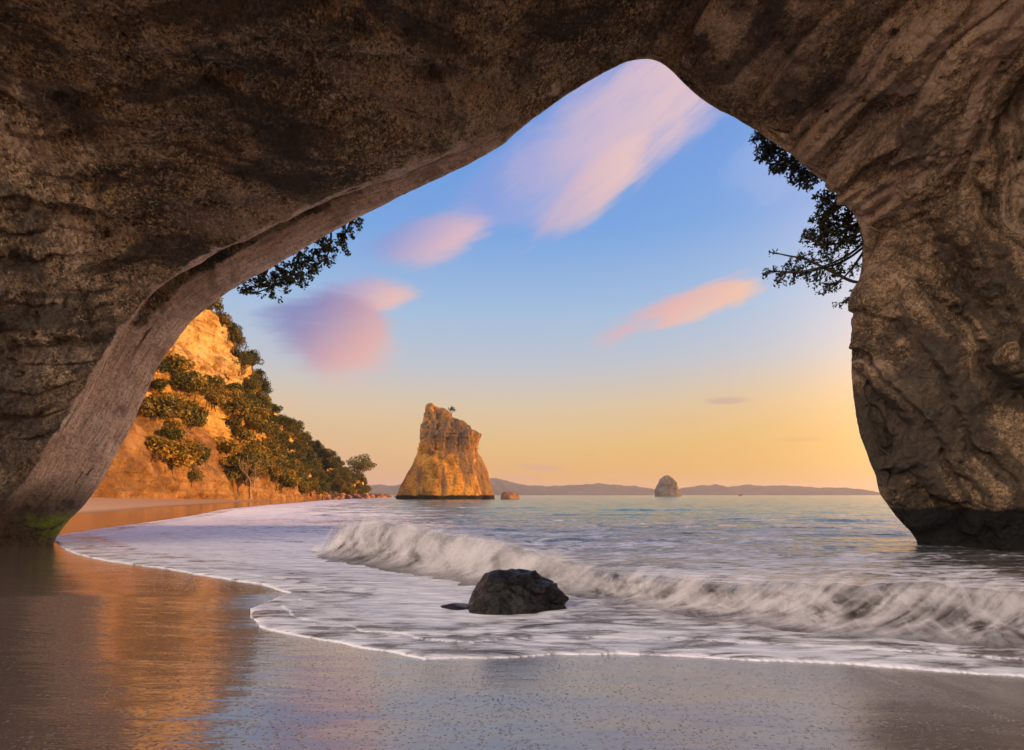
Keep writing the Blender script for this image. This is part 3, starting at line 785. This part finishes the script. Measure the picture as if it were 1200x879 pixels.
X, Y = 212 * -.0015, 212
boulder('rock', ((597 - 600) / FPX * 218, 218, .2), (3.6, 3.2, 2.9), M_redrock, 3, 'small low orange rock in the water at the right foot of the tall sea stack', 'rock')
boulder('reef_rock', ((868 - 600) / FPX * 900, 900, 0), (3.2, 3, 3.4), M_islet, 4, 'tiny dark rock speck on the horizon right of the round islet', 'rock', res=3)

# ------------------------------------------------------------------ boulders at the foot of the headland
protos = [boulder('shore_boulder', (0, 0, 0), (1, .85, .75), M_redrock, 20 + k, res=3) for k in range(5)]
spots = []
rb = np.random.default_rng(4)
while len(spots) < 70:
    k = rb.random() ** .8; Y = 178 + 165 * k
    X = np.interp(Y, cb_[:12, 1], cb_[:12, 0]) + 1.5 + abs(rb.normal()) * 4.2 + 3 * k
    spots.append((X, Y, (.8 + 1.1 * rb.random() ** 2) * (1 + .6 * k)))
BLAB = 'reddish brown boulder among the jumbled rocks at the foot of the wooded headland'
for i, (X, Y, sc) in enumerate(spots):
    if i < 5: o = protos[i]
    else: o = protos[i % 5].copy(); C.objects.link(o)
    dd = sdist(np.array([X]), np.array([Y])); zz = float(max(sand_z(dd, X, Y)[0], -.4))
    o.location = (X, Y, zz + .25 * sc); o.scale = (sc * rb.uniform(.8, 1.4), sc, sc * rb.uniform(.75, 1.15)); o.rotation_euler = (rb.uniform(-.4, .4), rb.uniform(-.4, .4), rb.uniform(0, 6))
    tag(o, BLAB, 'boulder', 'boulders at the foot of the headland')

# ------------------------------------------------------------------ the dark wet boulder in the wash, and the flat one beside it
boulder('boulder', ((598 - 600) / FPX * 8.45, 8.45, .06), (.69, .54, .45), M_wet, 57, 'black wet boulder sitting in the white wash before the wave', 'boulder', res=6, amp=.36, rot=.2, shave=.5, taper=.12)
boulder('flat_rock', ((540 - 600) / FPX * 8.5, 8.5, -.03), (.36, .24, .13), M_wet, 66, 'low flat dark rock awash at the left foot of the black boulder', 'rock', res=5, amp=.2)

# ------------------------------------------------------------------ far hills across the bay
def hills(name, ridge, D, thick, mat, mult=1.0):
    rg = np.array(ridge, float); n = 500; xs = np.linspace(rg[0, 0], rg[-1, 0], n)
    hh_ = (580 - np.interp(xs, rg[:, 0], rg[:, 1])) / FPX * D
    nv = 40; v = np.linspace(-1, 1, nv); V = np.zeros((n, nv, 3))
    V[:, :, 0] = ((xs - 600) / FPX * D)[:, None]; V[:, :, 1] = D + v[None] * thick
    prof = np.cos(v * math.pi / 2) ** .8
    nz_ = fbm(V.reshape(-1, 3) / (D * .02), 5).reshape(n, nv)
    V[:, :, 2] = hh_[:, None] * prof[None] * (1 + .7 * nz_ * (1 - prof[None] * .55)) + CAMZ * 0 - 1.5
    return tag(mesh(name, V.reshape(-1, 3), gridf(n, nv), mat), kind='structure')


hills('hills', [(395, 580), (405, 573), (420, 569), (440, 568), (462, 569), (480, 566), (520, 563), (560, 562), (580, 561), (590, 563), (605, 567), (625, 569), (650, 570), (680, 568), (705, 567),
                (725, 569), (745, 570), (760, 573), (775, 576), (790, 574), (805, 571), (820, 569.5), (835, 568), (850, 571), (865, 569.5), (878, 568), (890, 570), (905, 569.5), (920, 569), (940, 570.5), (955, 573),
                (962, 573.5), (972, 571), (985, 571), (995, 574), (1004, 577.5), (1010, 580)], 3600, 420, M_hill)

# ------------------------------------------------------------------ the breaking wave
nu, npv = 2400, 120
cw = catmull(wl, nu); cxy = cw[:, :2]; Hh = np.maximum(cw[:, 2], .02)
tgw = np.gradient(cxy, axis=0); lw = np.linalg.norm(tgw, axis=1, keepdims=True); tgw /= lw
for k in range(2): tgw[:, k] = gsm(tgw[:, k], 60)
shore = np.stack([tgw[:, 1], -tgw[:, 0]], 1)                       # towards the beach
ul = np.r_[0, np.cumsum(lw[1:, 0])]
o3 = np.stack([ul, ul * 0, ul * 0], 1)
Hh = Hh * (1 + .16 * fbm(o3 * .9, 3) + .12 * fbm(o3 * 3.1 + 4, 3)) * sst(ul, 0, 1.4)
PR = np.array([(-3.4, -.10), (-2.2, .05), (-1.2, .38), (-.5, .80), (-.12, .985), (.12, 1.0), (.32, .90), (.46, .68), (.56, .44), (.70, .24), (.95, .10), (1.3, .035), (1.8, -.06)])
vt = np.linspace(0, len(PR) - 1, npv); pr = catkeys(PR, vt)


def wave_surface(grow=0.0, seed=0.0, streak=.06, lift=0.0, a0=0, a1=None):
    a = pr[:, 0][None] * (.55 + .5 * Hh[:, None]); zz = pr[:, 1][None] * Hh[:, None]
    a = np.broadcast_to(a, (nu, npv)).copy(); zz = zz.copy()
    sway = .16 * fbm(o3 * 1.3 + seed, 3)[:, None] * Hh[:, None] * sst(vt, 3, 6)[None]
    U, Vv = np.meshgrid(ul, vt, indexing='ij')
    shr = U + .10 * Vv * np.sin(U * .35 + seed)
    stq = fbm(np.stack([shr.ravel() * 7, Vv.ravel() * .35, U.ravel() * 0 + seed], 1), 4, .6).reshape(nu, npv)
    lump = fbm(np.stack([shr.ravel() * 1.8, Vv.ravel() * .5, U.ravel() * 0 + seed + 5], 1), 3).reshape(nu, npv)
    amp = sst(vt, 2.6, 5)[None] * sst(vt, 11.9, 9.5)[None] * Hh[:, None] / .5
    push = grow * sst(vt, 3, 5)[None] * sst(vt, 12, 10)[None] + amp * (streak * stq + .09 * lump)
    V = np.zeros((nu, npv, 3))
    V[:, :, 0] = cxy[:, 0:1] + shore[:, 0:1] * (a + sway + push); V[:, :, 1] = cxy[:, 1:2] + shore[:, 1:2] * (a + sway + push)
    V[:, :, 2] = zz + .35 * push * sst(vt, 8, 5)[None] + lift * sst(vt, 3, 4.5)[None] * sst(vt, 8, 6)[None]
    return V, stq, lump, U, Vv


V, stq, lump, U, Vv = wave_surface(0, 0, .022)
mwv, t, b = material('wave_water')
st, mw = t.attr('streak'), t.attr('prof')
uvn = t.n('TexCoord').outputs['UV']; ux, vx, _ = t.sep(uvn)
nz1 = t.noise(t.xyz(t.m('MULTIPLY', ux, 3.2), t.m('MULTIPLY', vx, .5)), 1.0, 5, .54, .8); nz2 = t.noise(t.scale(uvn, 1.3, .35, 1), 1.0, 4, .6)
msk = t.m('ADD', t.m('MULTIPLY', nz1, .6), t.m('MULTIPLY', nz2, .8))
msk = t.m('MULTIPLY', t.ss(msk, .66, .95), t.m('ADD', .12, t.m('MULTIPLY', mw, .6)))
col = t.mix(msk, (.040, .032, .025, 1), (.60, .58, .57, 1))
t.link(col, b.inputs['Base Color']); t.link(t.mix(msk, (.22, .22, .22, 1), (.7, .7, .7, 1)), b.inputs['Roughness'])
b.inputs['IOR'].default_value = 1.34
t.link(t.bump(nz1, .2, .04), b.inputs['Normal'])
prof = np.broadcast_to((sst(vt, 3.6, 6.5) * (1 - .0 * vt))[None], (nu, npv))
uvw = np.stack([U, Vv], -1).reshape(-1, 2)
wave = mesh('breaking_wave', V.reshape(-1, 3), gridf(nu, npv), mwv, attrs={'streak': stq, 'prof': prof}, uv=uvw)
tag(wave, 'silky white breaking wave curling onto the beach behind the black boulder', 'wave')


def veil_mat(k):
    m, t, b = material('spray_veil'); uvn = t.n('TexCoord').outputs['UV']
    ux, vx, _ = t.sep(uvn)
    lean = t.m('MULTIPLY', t.m('MULTIPLY', vx, vx), .006 * (k - 2))
    q = t.xyz(t.m('ADD', t.m('ADD', ux, lean), t.m('MULTIPLY', vx, .04)), vx, k * 3.3)
    n1 = t.noise(t.scale(q, 2.6 + k * .9, .30, 1), 1.0, 5, .52, .8); n2 = t.noise(t.scale(q, 1.1, .34, 1), 1.0, 3, .5, .5)
    soft = t.ss(ux, 12.5, 8.5)                                     # the far end is one soft plume
    mixn = t.m('ADD', t.m('MULTIPLY', n1, t.m('SUBTRACT', .62, t.m('MULTIPLY', soft, .42))), t.m('MULTIPLY', n2, t.m('ADD', .72, t.m('MULTIPLY', soft, .42))))
    a = t.ss(mixn, t.m('SUBTRACT', .62, t.m('MULTIPLY', soft, .08)), t.m('SUBTRACT', .90, t.m('MULTIPLY', soft, -.05)))
    wob = t.m('MULTIPLY', t.m('SUBTRACT', t.noise(t.scale(q, 3.5, 0, 1), 1.0, 4, .6), .5), 2.4)
    vs = t.m('ADD', vx, t.m('ADD', t.m('MULTIPLY', wob, t.m('SUBTRACT', 1.0, t.m('MULTIPLY', soft, .7))), t.m('MULTIPLY', soft, .9)))
    bell = t.m('MULTIPLY', t.ss(vs, 4.3, 6.9), t.ss(vx, 11.7, 8.2))
    a = t.m('MULTIPLY', t.m('MULTIPLY', a, bell), t.m('ADD', .60 - .04 * k, t.m('MULTIPLY', soft, .02)))
    b.inputs['Base Color'].default_value = (.80, .77, .76, 1); b.inputs['Roughness'].default_value = 1; b.inputs['Specular IOR Level'].default_value = 0
    t.link(a, b.inputs['Alpha'])
    return m


for k in range(6):
    Vk = wave_surface(.04 + .05 * k, 3.0 + 2.2 * k, .03, .03 * k)[0]
    sp = mesh('spray', Vk.reshape(-1, 3), gridf(nu, npv), veil_mat(k), wave, uv=uvw)

# ------------------------------------------------------------------ trees


def leaves(pts, size, rg, tone, aspect=.55):
    n = len(pts); a = rg.normal(size=(n, 3)); a /= np.linalg.norm(a, axis=1, keepdims=True)
    b_ = rg.normal(size=(n, 3)); b_ = np.cross(a, b_); b_ /= np.linalg.norm(b_, axis=1, keepdims=True)
    s_ = (size * rg.uniform(.6, 1.35, n))[:, None]
    nrm = np.cross(a, b_) * s_ * .18
    V = np.stack([pts - a * s_, pts + b_ * s_ * aspect + nrm, pts + a * s_, pts - b_ * s_ * aspect + nrm], 1).reshape(-1, 3)
    return V, np.arange(4 * n).reshape(n, 4), np.repeat(tone, 4)


def tube(path, r0, r1, sides=7):
    path = np.asarray(path, float); n = len(path); tg_ = np.gradient(path, axis=0); tg_ /= np.linalg.norm(tg_, axis=1, keepdims=True)
    up = np.array([.31, .17, .93]); A = np.cross(tg_, up); A /= np.linalg.norm(A, axis=1, keepdims=True); B = np.cross(tg_, A)
    rr_ = np.linspace(r0, r1, n)[:, None, None]; an = np.linspace(0, 2 * math.pi, sides, endpoint=False)
    V = path[:, None] + rr_ * (A[:, None] * np.cos(an)[None, :, None] + B[:, None] * np.sin(an)[None, :, None])
    F = gridf(n, sides).tolist()
    F += [[i * sides + sides - 1, (i + 1) * sides + sides - 1, (i + 1) * sides, i * sides] for i in range(n - 1)]
    return V.reshape(-1, 3), np.array(F)


def join(parts):
    Vs, Fs, o = [], [], 0
    for V, F in parts: Vs.append(V); Fs.append(F + o); o += len(V)
    return np.vstack(Vs), np.vstack(Fs)


def bent(p0, p1, rg, amp=.12, n=8):
    p0, p1 = np.array(p0, float), np.array(p1, float); L_ = np.linalg.norm(p1 - p0); t_ = np.linspace(0, 1, n)[:, None]
    k = rg.normal(size=3) * amp * L_; k2 = rg.normal(size=3) * amp * .5 * L_
    return p0 + (p1 - p0) * t_ + k * np.sin(t_ * math.pi) + k2 * np.sin(t_ * 2 * math.pi)


def tree_proto(name, seed, height=7.0, spread=3.4, nclump=15, per=70, leaf=.26, mat=None, bark=None, trunk=True, flat_=.55, lean=0):
    rg = np.random.default_rng(seed); root = thing(name, (0, 0, 0), None, None)
    cl = []; top = np.array([lean, 0, height * .62])
    for k in range(nclump):
        a = rg.uniform(0, 2 * math.pi); q = rg.uniform(.1, 1) ** .6 * spread * .8
        cl.append(np.array([lean + q * math.cos(a), q * math.sin(a), height * (.50 + .42 * (1 - (q / spread) ** 2)) + rg.uniform(-.30, .08) * height]))
    cl = np.array(cl); limbs = [tube(bent((0, 0, -1.0), top * .75, rg, .08), height * .045, height * .028)]
    for c_ in cl: limbs.append(tube(bent(top * rg.uniform(.35, .75), c_, rg, .12), height * .018, height * .005, 5))
    pts, tone = [], []
    for c_ in cl:
        rad = spread * rg.uniform(.26, .46); v_ = rg.normal(size=(per, 3)); v_ /= np.linalg.norm(v_, axis=1, keepdims=True)
        pts.append(c_ + v_ * (rad * rg.uniform(.35, 1.05, (per, 1)) ** .6) * np.array([1, 1, flat_])); tone.append(np.clip(rg.uniform(.1, .9) + rg.normal(size=per) * .18, 0, 1))
    V, F, tn = leaves(np.vstack(pts), leaf, rg, np.concatenate(tone))
    V_, F_ = join(limbs); mesh('trunk', V_, F_, bark or M_bark, root)
    mesh('crown', V, F, mat or M_leaf, root, {'tone': tn}, smooth=False)
    return root


def dup(rt):
    r_ = rt.copy(); C.objects.link(r_)
    for ch in rt.children:
        c = ch.copy(); C.objects.link(c); c.parent = r_
    return r_


TP = [tree_proto('headland_tree', 300 + k, 6.0, 3.4, 24, 80, .25, flat_=.8) for k in range(5)]
BP = [tree_proto('cliff_bush', 400 + k, 2.0, 2.2, 16, 80, .20, M_scrub, flat_=.9) for k in range(4)]
used_t, used_b = [0], [0]
gpx, gpy = proj(CLIFF)
rt = np.random.default_rng(77)


def inpoly(px, py, poly):
    ins = False
    for k in range(len(poly)):
        (ax, ay), (bx_, by) = poly[k], poly[(k + 1) % len(poly)]
        if (ay > py) != (by > py) and px < (bx_ - ax) * (py - ay) / (by - ay) + ax: ins = not ins
    return ins


WOOD = [(255, 352), (285, 360), (305, 420), (318, 460), (345, 480), (388, 515), (432, 545), (432, 577), (352, 575), (330, 540), (312, 500), (296, 470), (280, 430), (262, 385), (246, 365)]
BARE = [(192, 380), (290, 380), (300, 445), (240, 450), (195, 440)]
SCR = [[(160, 432), (212, 432), (228, 470), (222, 500), (180, 505), (160, 480)], [(232, 448), (300, 452), (318, 490), (318, 520), (298, 505), (262, 482), (238, 468)],
       [(255, 530), (330, 520), (350, 560), (330, 572), (300, 560), (262, 566)], [(170, 500), (215, 510), (235, 545), (190, 545)], [(225, 350), (300, 350), (300, 400), (290, 430), (278, 395), (262, 372)]]


def put(rt_, pos, sc, lab, cat, grp):
    rt_.location = pos; rt_.scale = (sc * rt.uniform(.85, 1.2), sc * rt.uniform(.85, 1.2), sc); rt_.rotation_euler = (0, 0, rt.uniform(0, 6.28))
    tag(rt_, lab, cat, grp)


TREES, BUSH = [], []
for _ in range(9000):
    i, j = rt.integers(4, NU - 4), rt.integers(6, NV - 30)
    p_ = CLIFF[i, j]; px, py = gpx[i, j], gpy[i, j]
    if p_[1] < 60 or px < 60 or px > 445 or p_[2] < 1.8: continue
    Y = p_[1]
    wood = inpoly(px, py, WOOD) or px > 352 or (px > 322 and py < 562 - max(0, 350 - px) * .3)
    if wood and len(TREES) < 240:
        if all((p_[0] - q[0]) ** 2 + (p_[1] - q[1]) ** 2 + (p_[2] - q[2]) ** 2 > (2.7 + Y * .006) ** 2 for q in TREES): TREES.append(p_)
    elif any(inpoly(px, py, s_) for s_ in SCR) and len(BUSH) < 170:
        if all((p_[0] - q[0]) ** 2 + (p_[1] - q[1]) ** 2 + (p_[2] - q[2]) ** 2 > 1.5 ** 2 for q in BUSH): BUSH.append(p_)
    elif rt.random() < .010 and not inpoly(px, py, BARE): BUSH.append(p_)
for k, p_ in enumerate(TREES):
    put(TP[k] if k < 5 else dup(TP[k % 5]), p_ + np.array([.3, 0, -1.6]), rt.uniform(.62, 1.0) * (1 if p_[1] > 130 else .8),
        'dark green tree in the dense wood on the headland slope', 'tree', 'trees covering the headland')
for k, p_ in enumerate(BUSH):
    put(BP[k] if k < 4 else dup(BP[k % 4]), p_ + np.array([.2, 0, -.9]), rt.uniform(.8, 1.75), 'olive green bush growing on the orange cliff face', 'bush', 'bushes on the cliff face')

# the pale bare-limbed tree at the cliff foot and the tree leaning out from the point
rg = np.random.default_rng(9)
pr_ = thing('pale_tree', np.array([-56.2, 122, 1.6]), 'pale bare-branched spreading tree at the foot of the orange cliff', 'tree')
lim = [tube(bent((0, 0, -.8), (.6, -.4, 3.0), rg, .06), .34, .24)]
for k in range(22):
    a = rg.uniform(0, 6.28); q = rg.uniform(1.5, 4.6); s0 = np.array([.6, -.4, 3.0]) * rg.uniform(.5, 1)
    e = np.array([q * math.cos(a) + .8, q * math.sin(a), rg.uniform(4.2, 9.2) - q * .25]); bp_ = bent(s0, e, rg, .1); lim.append(tube(bp_, .15, .05, 5))
    for _ in range(3): m0 = bp_[rg.integers(3, 7)]; lim.append(tube(bent(m0, m0 + rg.normal(size=3) * .9 + np.array([0, 0, .8]), rg, .1, 5), .06, .02, 4))
V_, F_ = join(lim); mesh('trunk', V_, F_, M_palebark, pr_)
pt = rg.normal(size=(260, 3)) * np.array([2.8, 2.4, 1.0]) + np.array([.8, 0, 7.2]); V, F, tn = leaves(pt, .22, rg, rg.uniform(0, 1, 260)); mesh('crown', V, F, M_scrub, pr_, {'tone': tn}, smooth=False)

lt = tree_proto('leaning_tree', 777, 15, 9.0, 26, 110, .42, M_leaf, flat_=.4, lean=6.0)
lt.location = P(410, 572, 318); lt.scale = (1, 1, 1.25)
tag(lt, 'spreading tree leaning out over the sea at the tip of the headland', 'tree')

# ------------------------------------------------------------------ trees hanging over the mouth of the arch, seen from below


def hanging(name, label, limbs, clumps, D, leaf, seed, per, mat=M_leafdark):
    """limbs: polylines in photo-plane metres at depth D; clumps: (px, py, radius px, depth offset)"""
    rg = np.random.default_rng(seed); base_ = P(*limbs[0][0][:2], D); root = thing(name, base_, label, 'tree')
    parts = []; curves = []
    for L_ in limbs:
        pts_ = np.array([P(q[0], q[1], D + (q[2] if len(q) > 2 else 0)) for q in L_]) - base_
        cv_ = catmull(pts_, 24); curves.append(cv_); parts.append(tube(cv_, .05, .020, 6))
    st_ = sorted([L_[0] for L_ in limbs], key=lambda q: q[0])
    if len(st_) > 1:                                       # the bough along the rock that the limbs grow from
        parts.append(tube(catmull(np.array([P(q[0], q[1], D) - base_ for q in st_]), 24), .06, .045, 6))
    pts, tone = [], []
    for (px, py, rad, dz_) in clumps:
        c_ = P(px, py, D + dz_) - base_; rm = rad / FPX * D
        n_ = max(8, int(per * (rad / 14) ** 2)); v_ = rg.normal(size=(n_, 3)); v_ /= np.linalg.norm(v_, axis=1, keepdims=True)
        # leaves in small rosettes at twig ends
        nr = max(3, n_ // 9); rv = rg.normal(size=(nr, 3)); rv /= np.linalg.norm(rv, axis=1, keepdims=True); rc = c_ + rv * (rm * rg.uniform(.2, 1.0, (nr, 1)) ** .5) * np.array([1, 1.5, .8])
        idx = rg.integers(0, nr, n_); pts.append(rc[idx] + v_ * .14 * rg.uniform(.3, 1, (n_, 1))); tone.append(rg.uniform(0, 1, n_))
        allc = np.vstack([q[:-2] for q in curves]); s_ = allc[np.argmin(np.linalg.norm(allc - c_, axis=1))]
        bp_ = bent(s_, c_, rg, .08, 6); parts.append(tube(bp_, .035, .016, 5))
        for e in rc[:: max(1, nr // 7)]: parts.append(tube(bent(bp_[2], e, rg, .10, 6), .020, .006, 4))
    V_, F_ = join(parts); mesh('branch', V_, F_, M_bark, root)
    V, F, tn = leaves(np.vstack(pts), leaf, rg, np.concatenate(tone), .5); mesh('crown', V, F, mat, root, {'tone': tn}, smooth=False)
    return root


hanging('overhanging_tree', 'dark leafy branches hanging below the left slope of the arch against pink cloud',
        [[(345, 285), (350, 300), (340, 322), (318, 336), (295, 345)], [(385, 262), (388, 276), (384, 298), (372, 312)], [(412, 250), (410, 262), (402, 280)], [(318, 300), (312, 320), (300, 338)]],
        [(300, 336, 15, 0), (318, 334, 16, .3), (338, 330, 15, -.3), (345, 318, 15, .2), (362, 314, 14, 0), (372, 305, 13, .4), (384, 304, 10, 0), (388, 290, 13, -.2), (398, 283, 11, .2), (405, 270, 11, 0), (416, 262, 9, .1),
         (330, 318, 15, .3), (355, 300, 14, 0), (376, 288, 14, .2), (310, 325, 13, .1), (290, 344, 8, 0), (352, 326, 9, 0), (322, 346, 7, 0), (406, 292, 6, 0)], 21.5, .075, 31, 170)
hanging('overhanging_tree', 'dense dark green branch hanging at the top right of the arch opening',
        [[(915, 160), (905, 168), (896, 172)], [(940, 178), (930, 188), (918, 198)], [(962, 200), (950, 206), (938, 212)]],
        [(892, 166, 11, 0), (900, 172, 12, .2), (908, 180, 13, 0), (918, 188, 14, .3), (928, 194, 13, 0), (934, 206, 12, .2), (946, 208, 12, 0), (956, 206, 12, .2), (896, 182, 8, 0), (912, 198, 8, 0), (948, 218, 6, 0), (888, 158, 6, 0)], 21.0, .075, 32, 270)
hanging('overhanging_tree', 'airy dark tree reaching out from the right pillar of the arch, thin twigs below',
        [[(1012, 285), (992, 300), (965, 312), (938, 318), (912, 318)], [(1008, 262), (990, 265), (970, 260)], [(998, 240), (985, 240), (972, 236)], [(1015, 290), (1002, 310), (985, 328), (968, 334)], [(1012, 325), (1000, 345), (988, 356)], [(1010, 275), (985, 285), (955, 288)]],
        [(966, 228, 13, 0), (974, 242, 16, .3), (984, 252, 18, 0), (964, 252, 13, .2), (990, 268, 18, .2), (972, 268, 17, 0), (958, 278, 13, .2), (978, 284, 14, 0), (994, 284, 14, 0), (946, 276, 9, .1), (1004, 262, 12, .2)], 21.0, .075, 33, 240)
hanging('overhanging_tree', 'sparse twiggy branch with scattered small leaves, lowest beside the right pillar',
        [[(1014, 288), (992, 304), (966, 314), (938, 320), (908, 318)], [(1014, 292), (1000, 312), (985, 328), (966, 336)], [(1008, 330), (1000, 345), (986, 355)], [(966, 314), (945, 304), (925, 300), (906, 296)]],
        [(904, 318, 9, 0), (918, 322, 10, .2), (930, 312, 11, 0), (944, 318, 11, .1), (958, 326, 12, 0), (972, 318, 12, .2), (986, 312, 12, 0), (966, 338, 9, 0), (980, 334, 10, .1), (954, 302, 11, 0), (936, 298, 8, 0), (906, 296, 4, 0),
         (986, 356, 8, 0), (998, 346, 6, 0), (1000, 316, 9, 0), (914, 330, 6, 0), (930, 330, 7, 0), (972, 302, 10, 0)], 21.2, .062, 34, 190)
# tree and scrub on the crown of the sea stack, grass tuft on the right pillar's edge
tp = thing('stack_tree', P(529, 487, 227), 'small lone tree standing on top of the tall orange sea stack', 'tree')
rg = np.random.default_rng(5)
V_, F_ = join([tube(bent((0, 0, -1), (.4, 0, 1.7), rg, .05), .16, .08)] + [tube(bent((.2, 0, 1.0), (x_, y_, z_), rg, .1, 5), .07, .03, 4) for x_, y_, z_ in ((1.2, 0, 2.2), (-.8, .3, 2.4), (.6, -.4, 3.0))]); mesh('trunk', V_, F_, M_bark, tp)
pts = np.vstack([np.array(c_) + rg.normal(size=(60, 3)) * .38 for c_ in ((.4, 0, 2.6), (1.1, 0, 2.1), (-.6, .2, 2.2), (.2, .2, 3.1))]); V, F, tn = leaves(pts, .22, rg, rg.uniform(0, 1, len(pts))); mesh('crown', V, F, M_leafdark, tp, {'tone': tn}, smooth=False)

# ------------------------------------------------------------------ the dawn haze that fades the far hills
hv_ = np.array([(sx_, sy_, sz_) for sx_ in (-6300, 6300) for sy_ in (-6300, 6300) for sz_ in (-6.5, 125)], float)
hf = np.array([(0, 1, 3, 2), (4, 6, 7, 5), (0, 4, 5, 1), (2, 3, 7, 6), (0, 2, 6, 4), (1, 5, 7, 3)])
mh = bpy.data.materials.new('haze'); mh.use_nodes = True; t = NT(mh.node_tree)
out = t.n('OutputMaterial'); pv = t.n('VolumePrincipled'); pv.inputs['Density'].default_value = .00013; pv.inputs['Color'].default_value = (.80, .76, .86, 1); pv.inputs['Anisotropy'].default_value = .2
t.link(pv.outputs[0], out.inputs['Volume'])
tag(mesh('haze', hv_, hf, mh, smooth=False), kind='stuff')
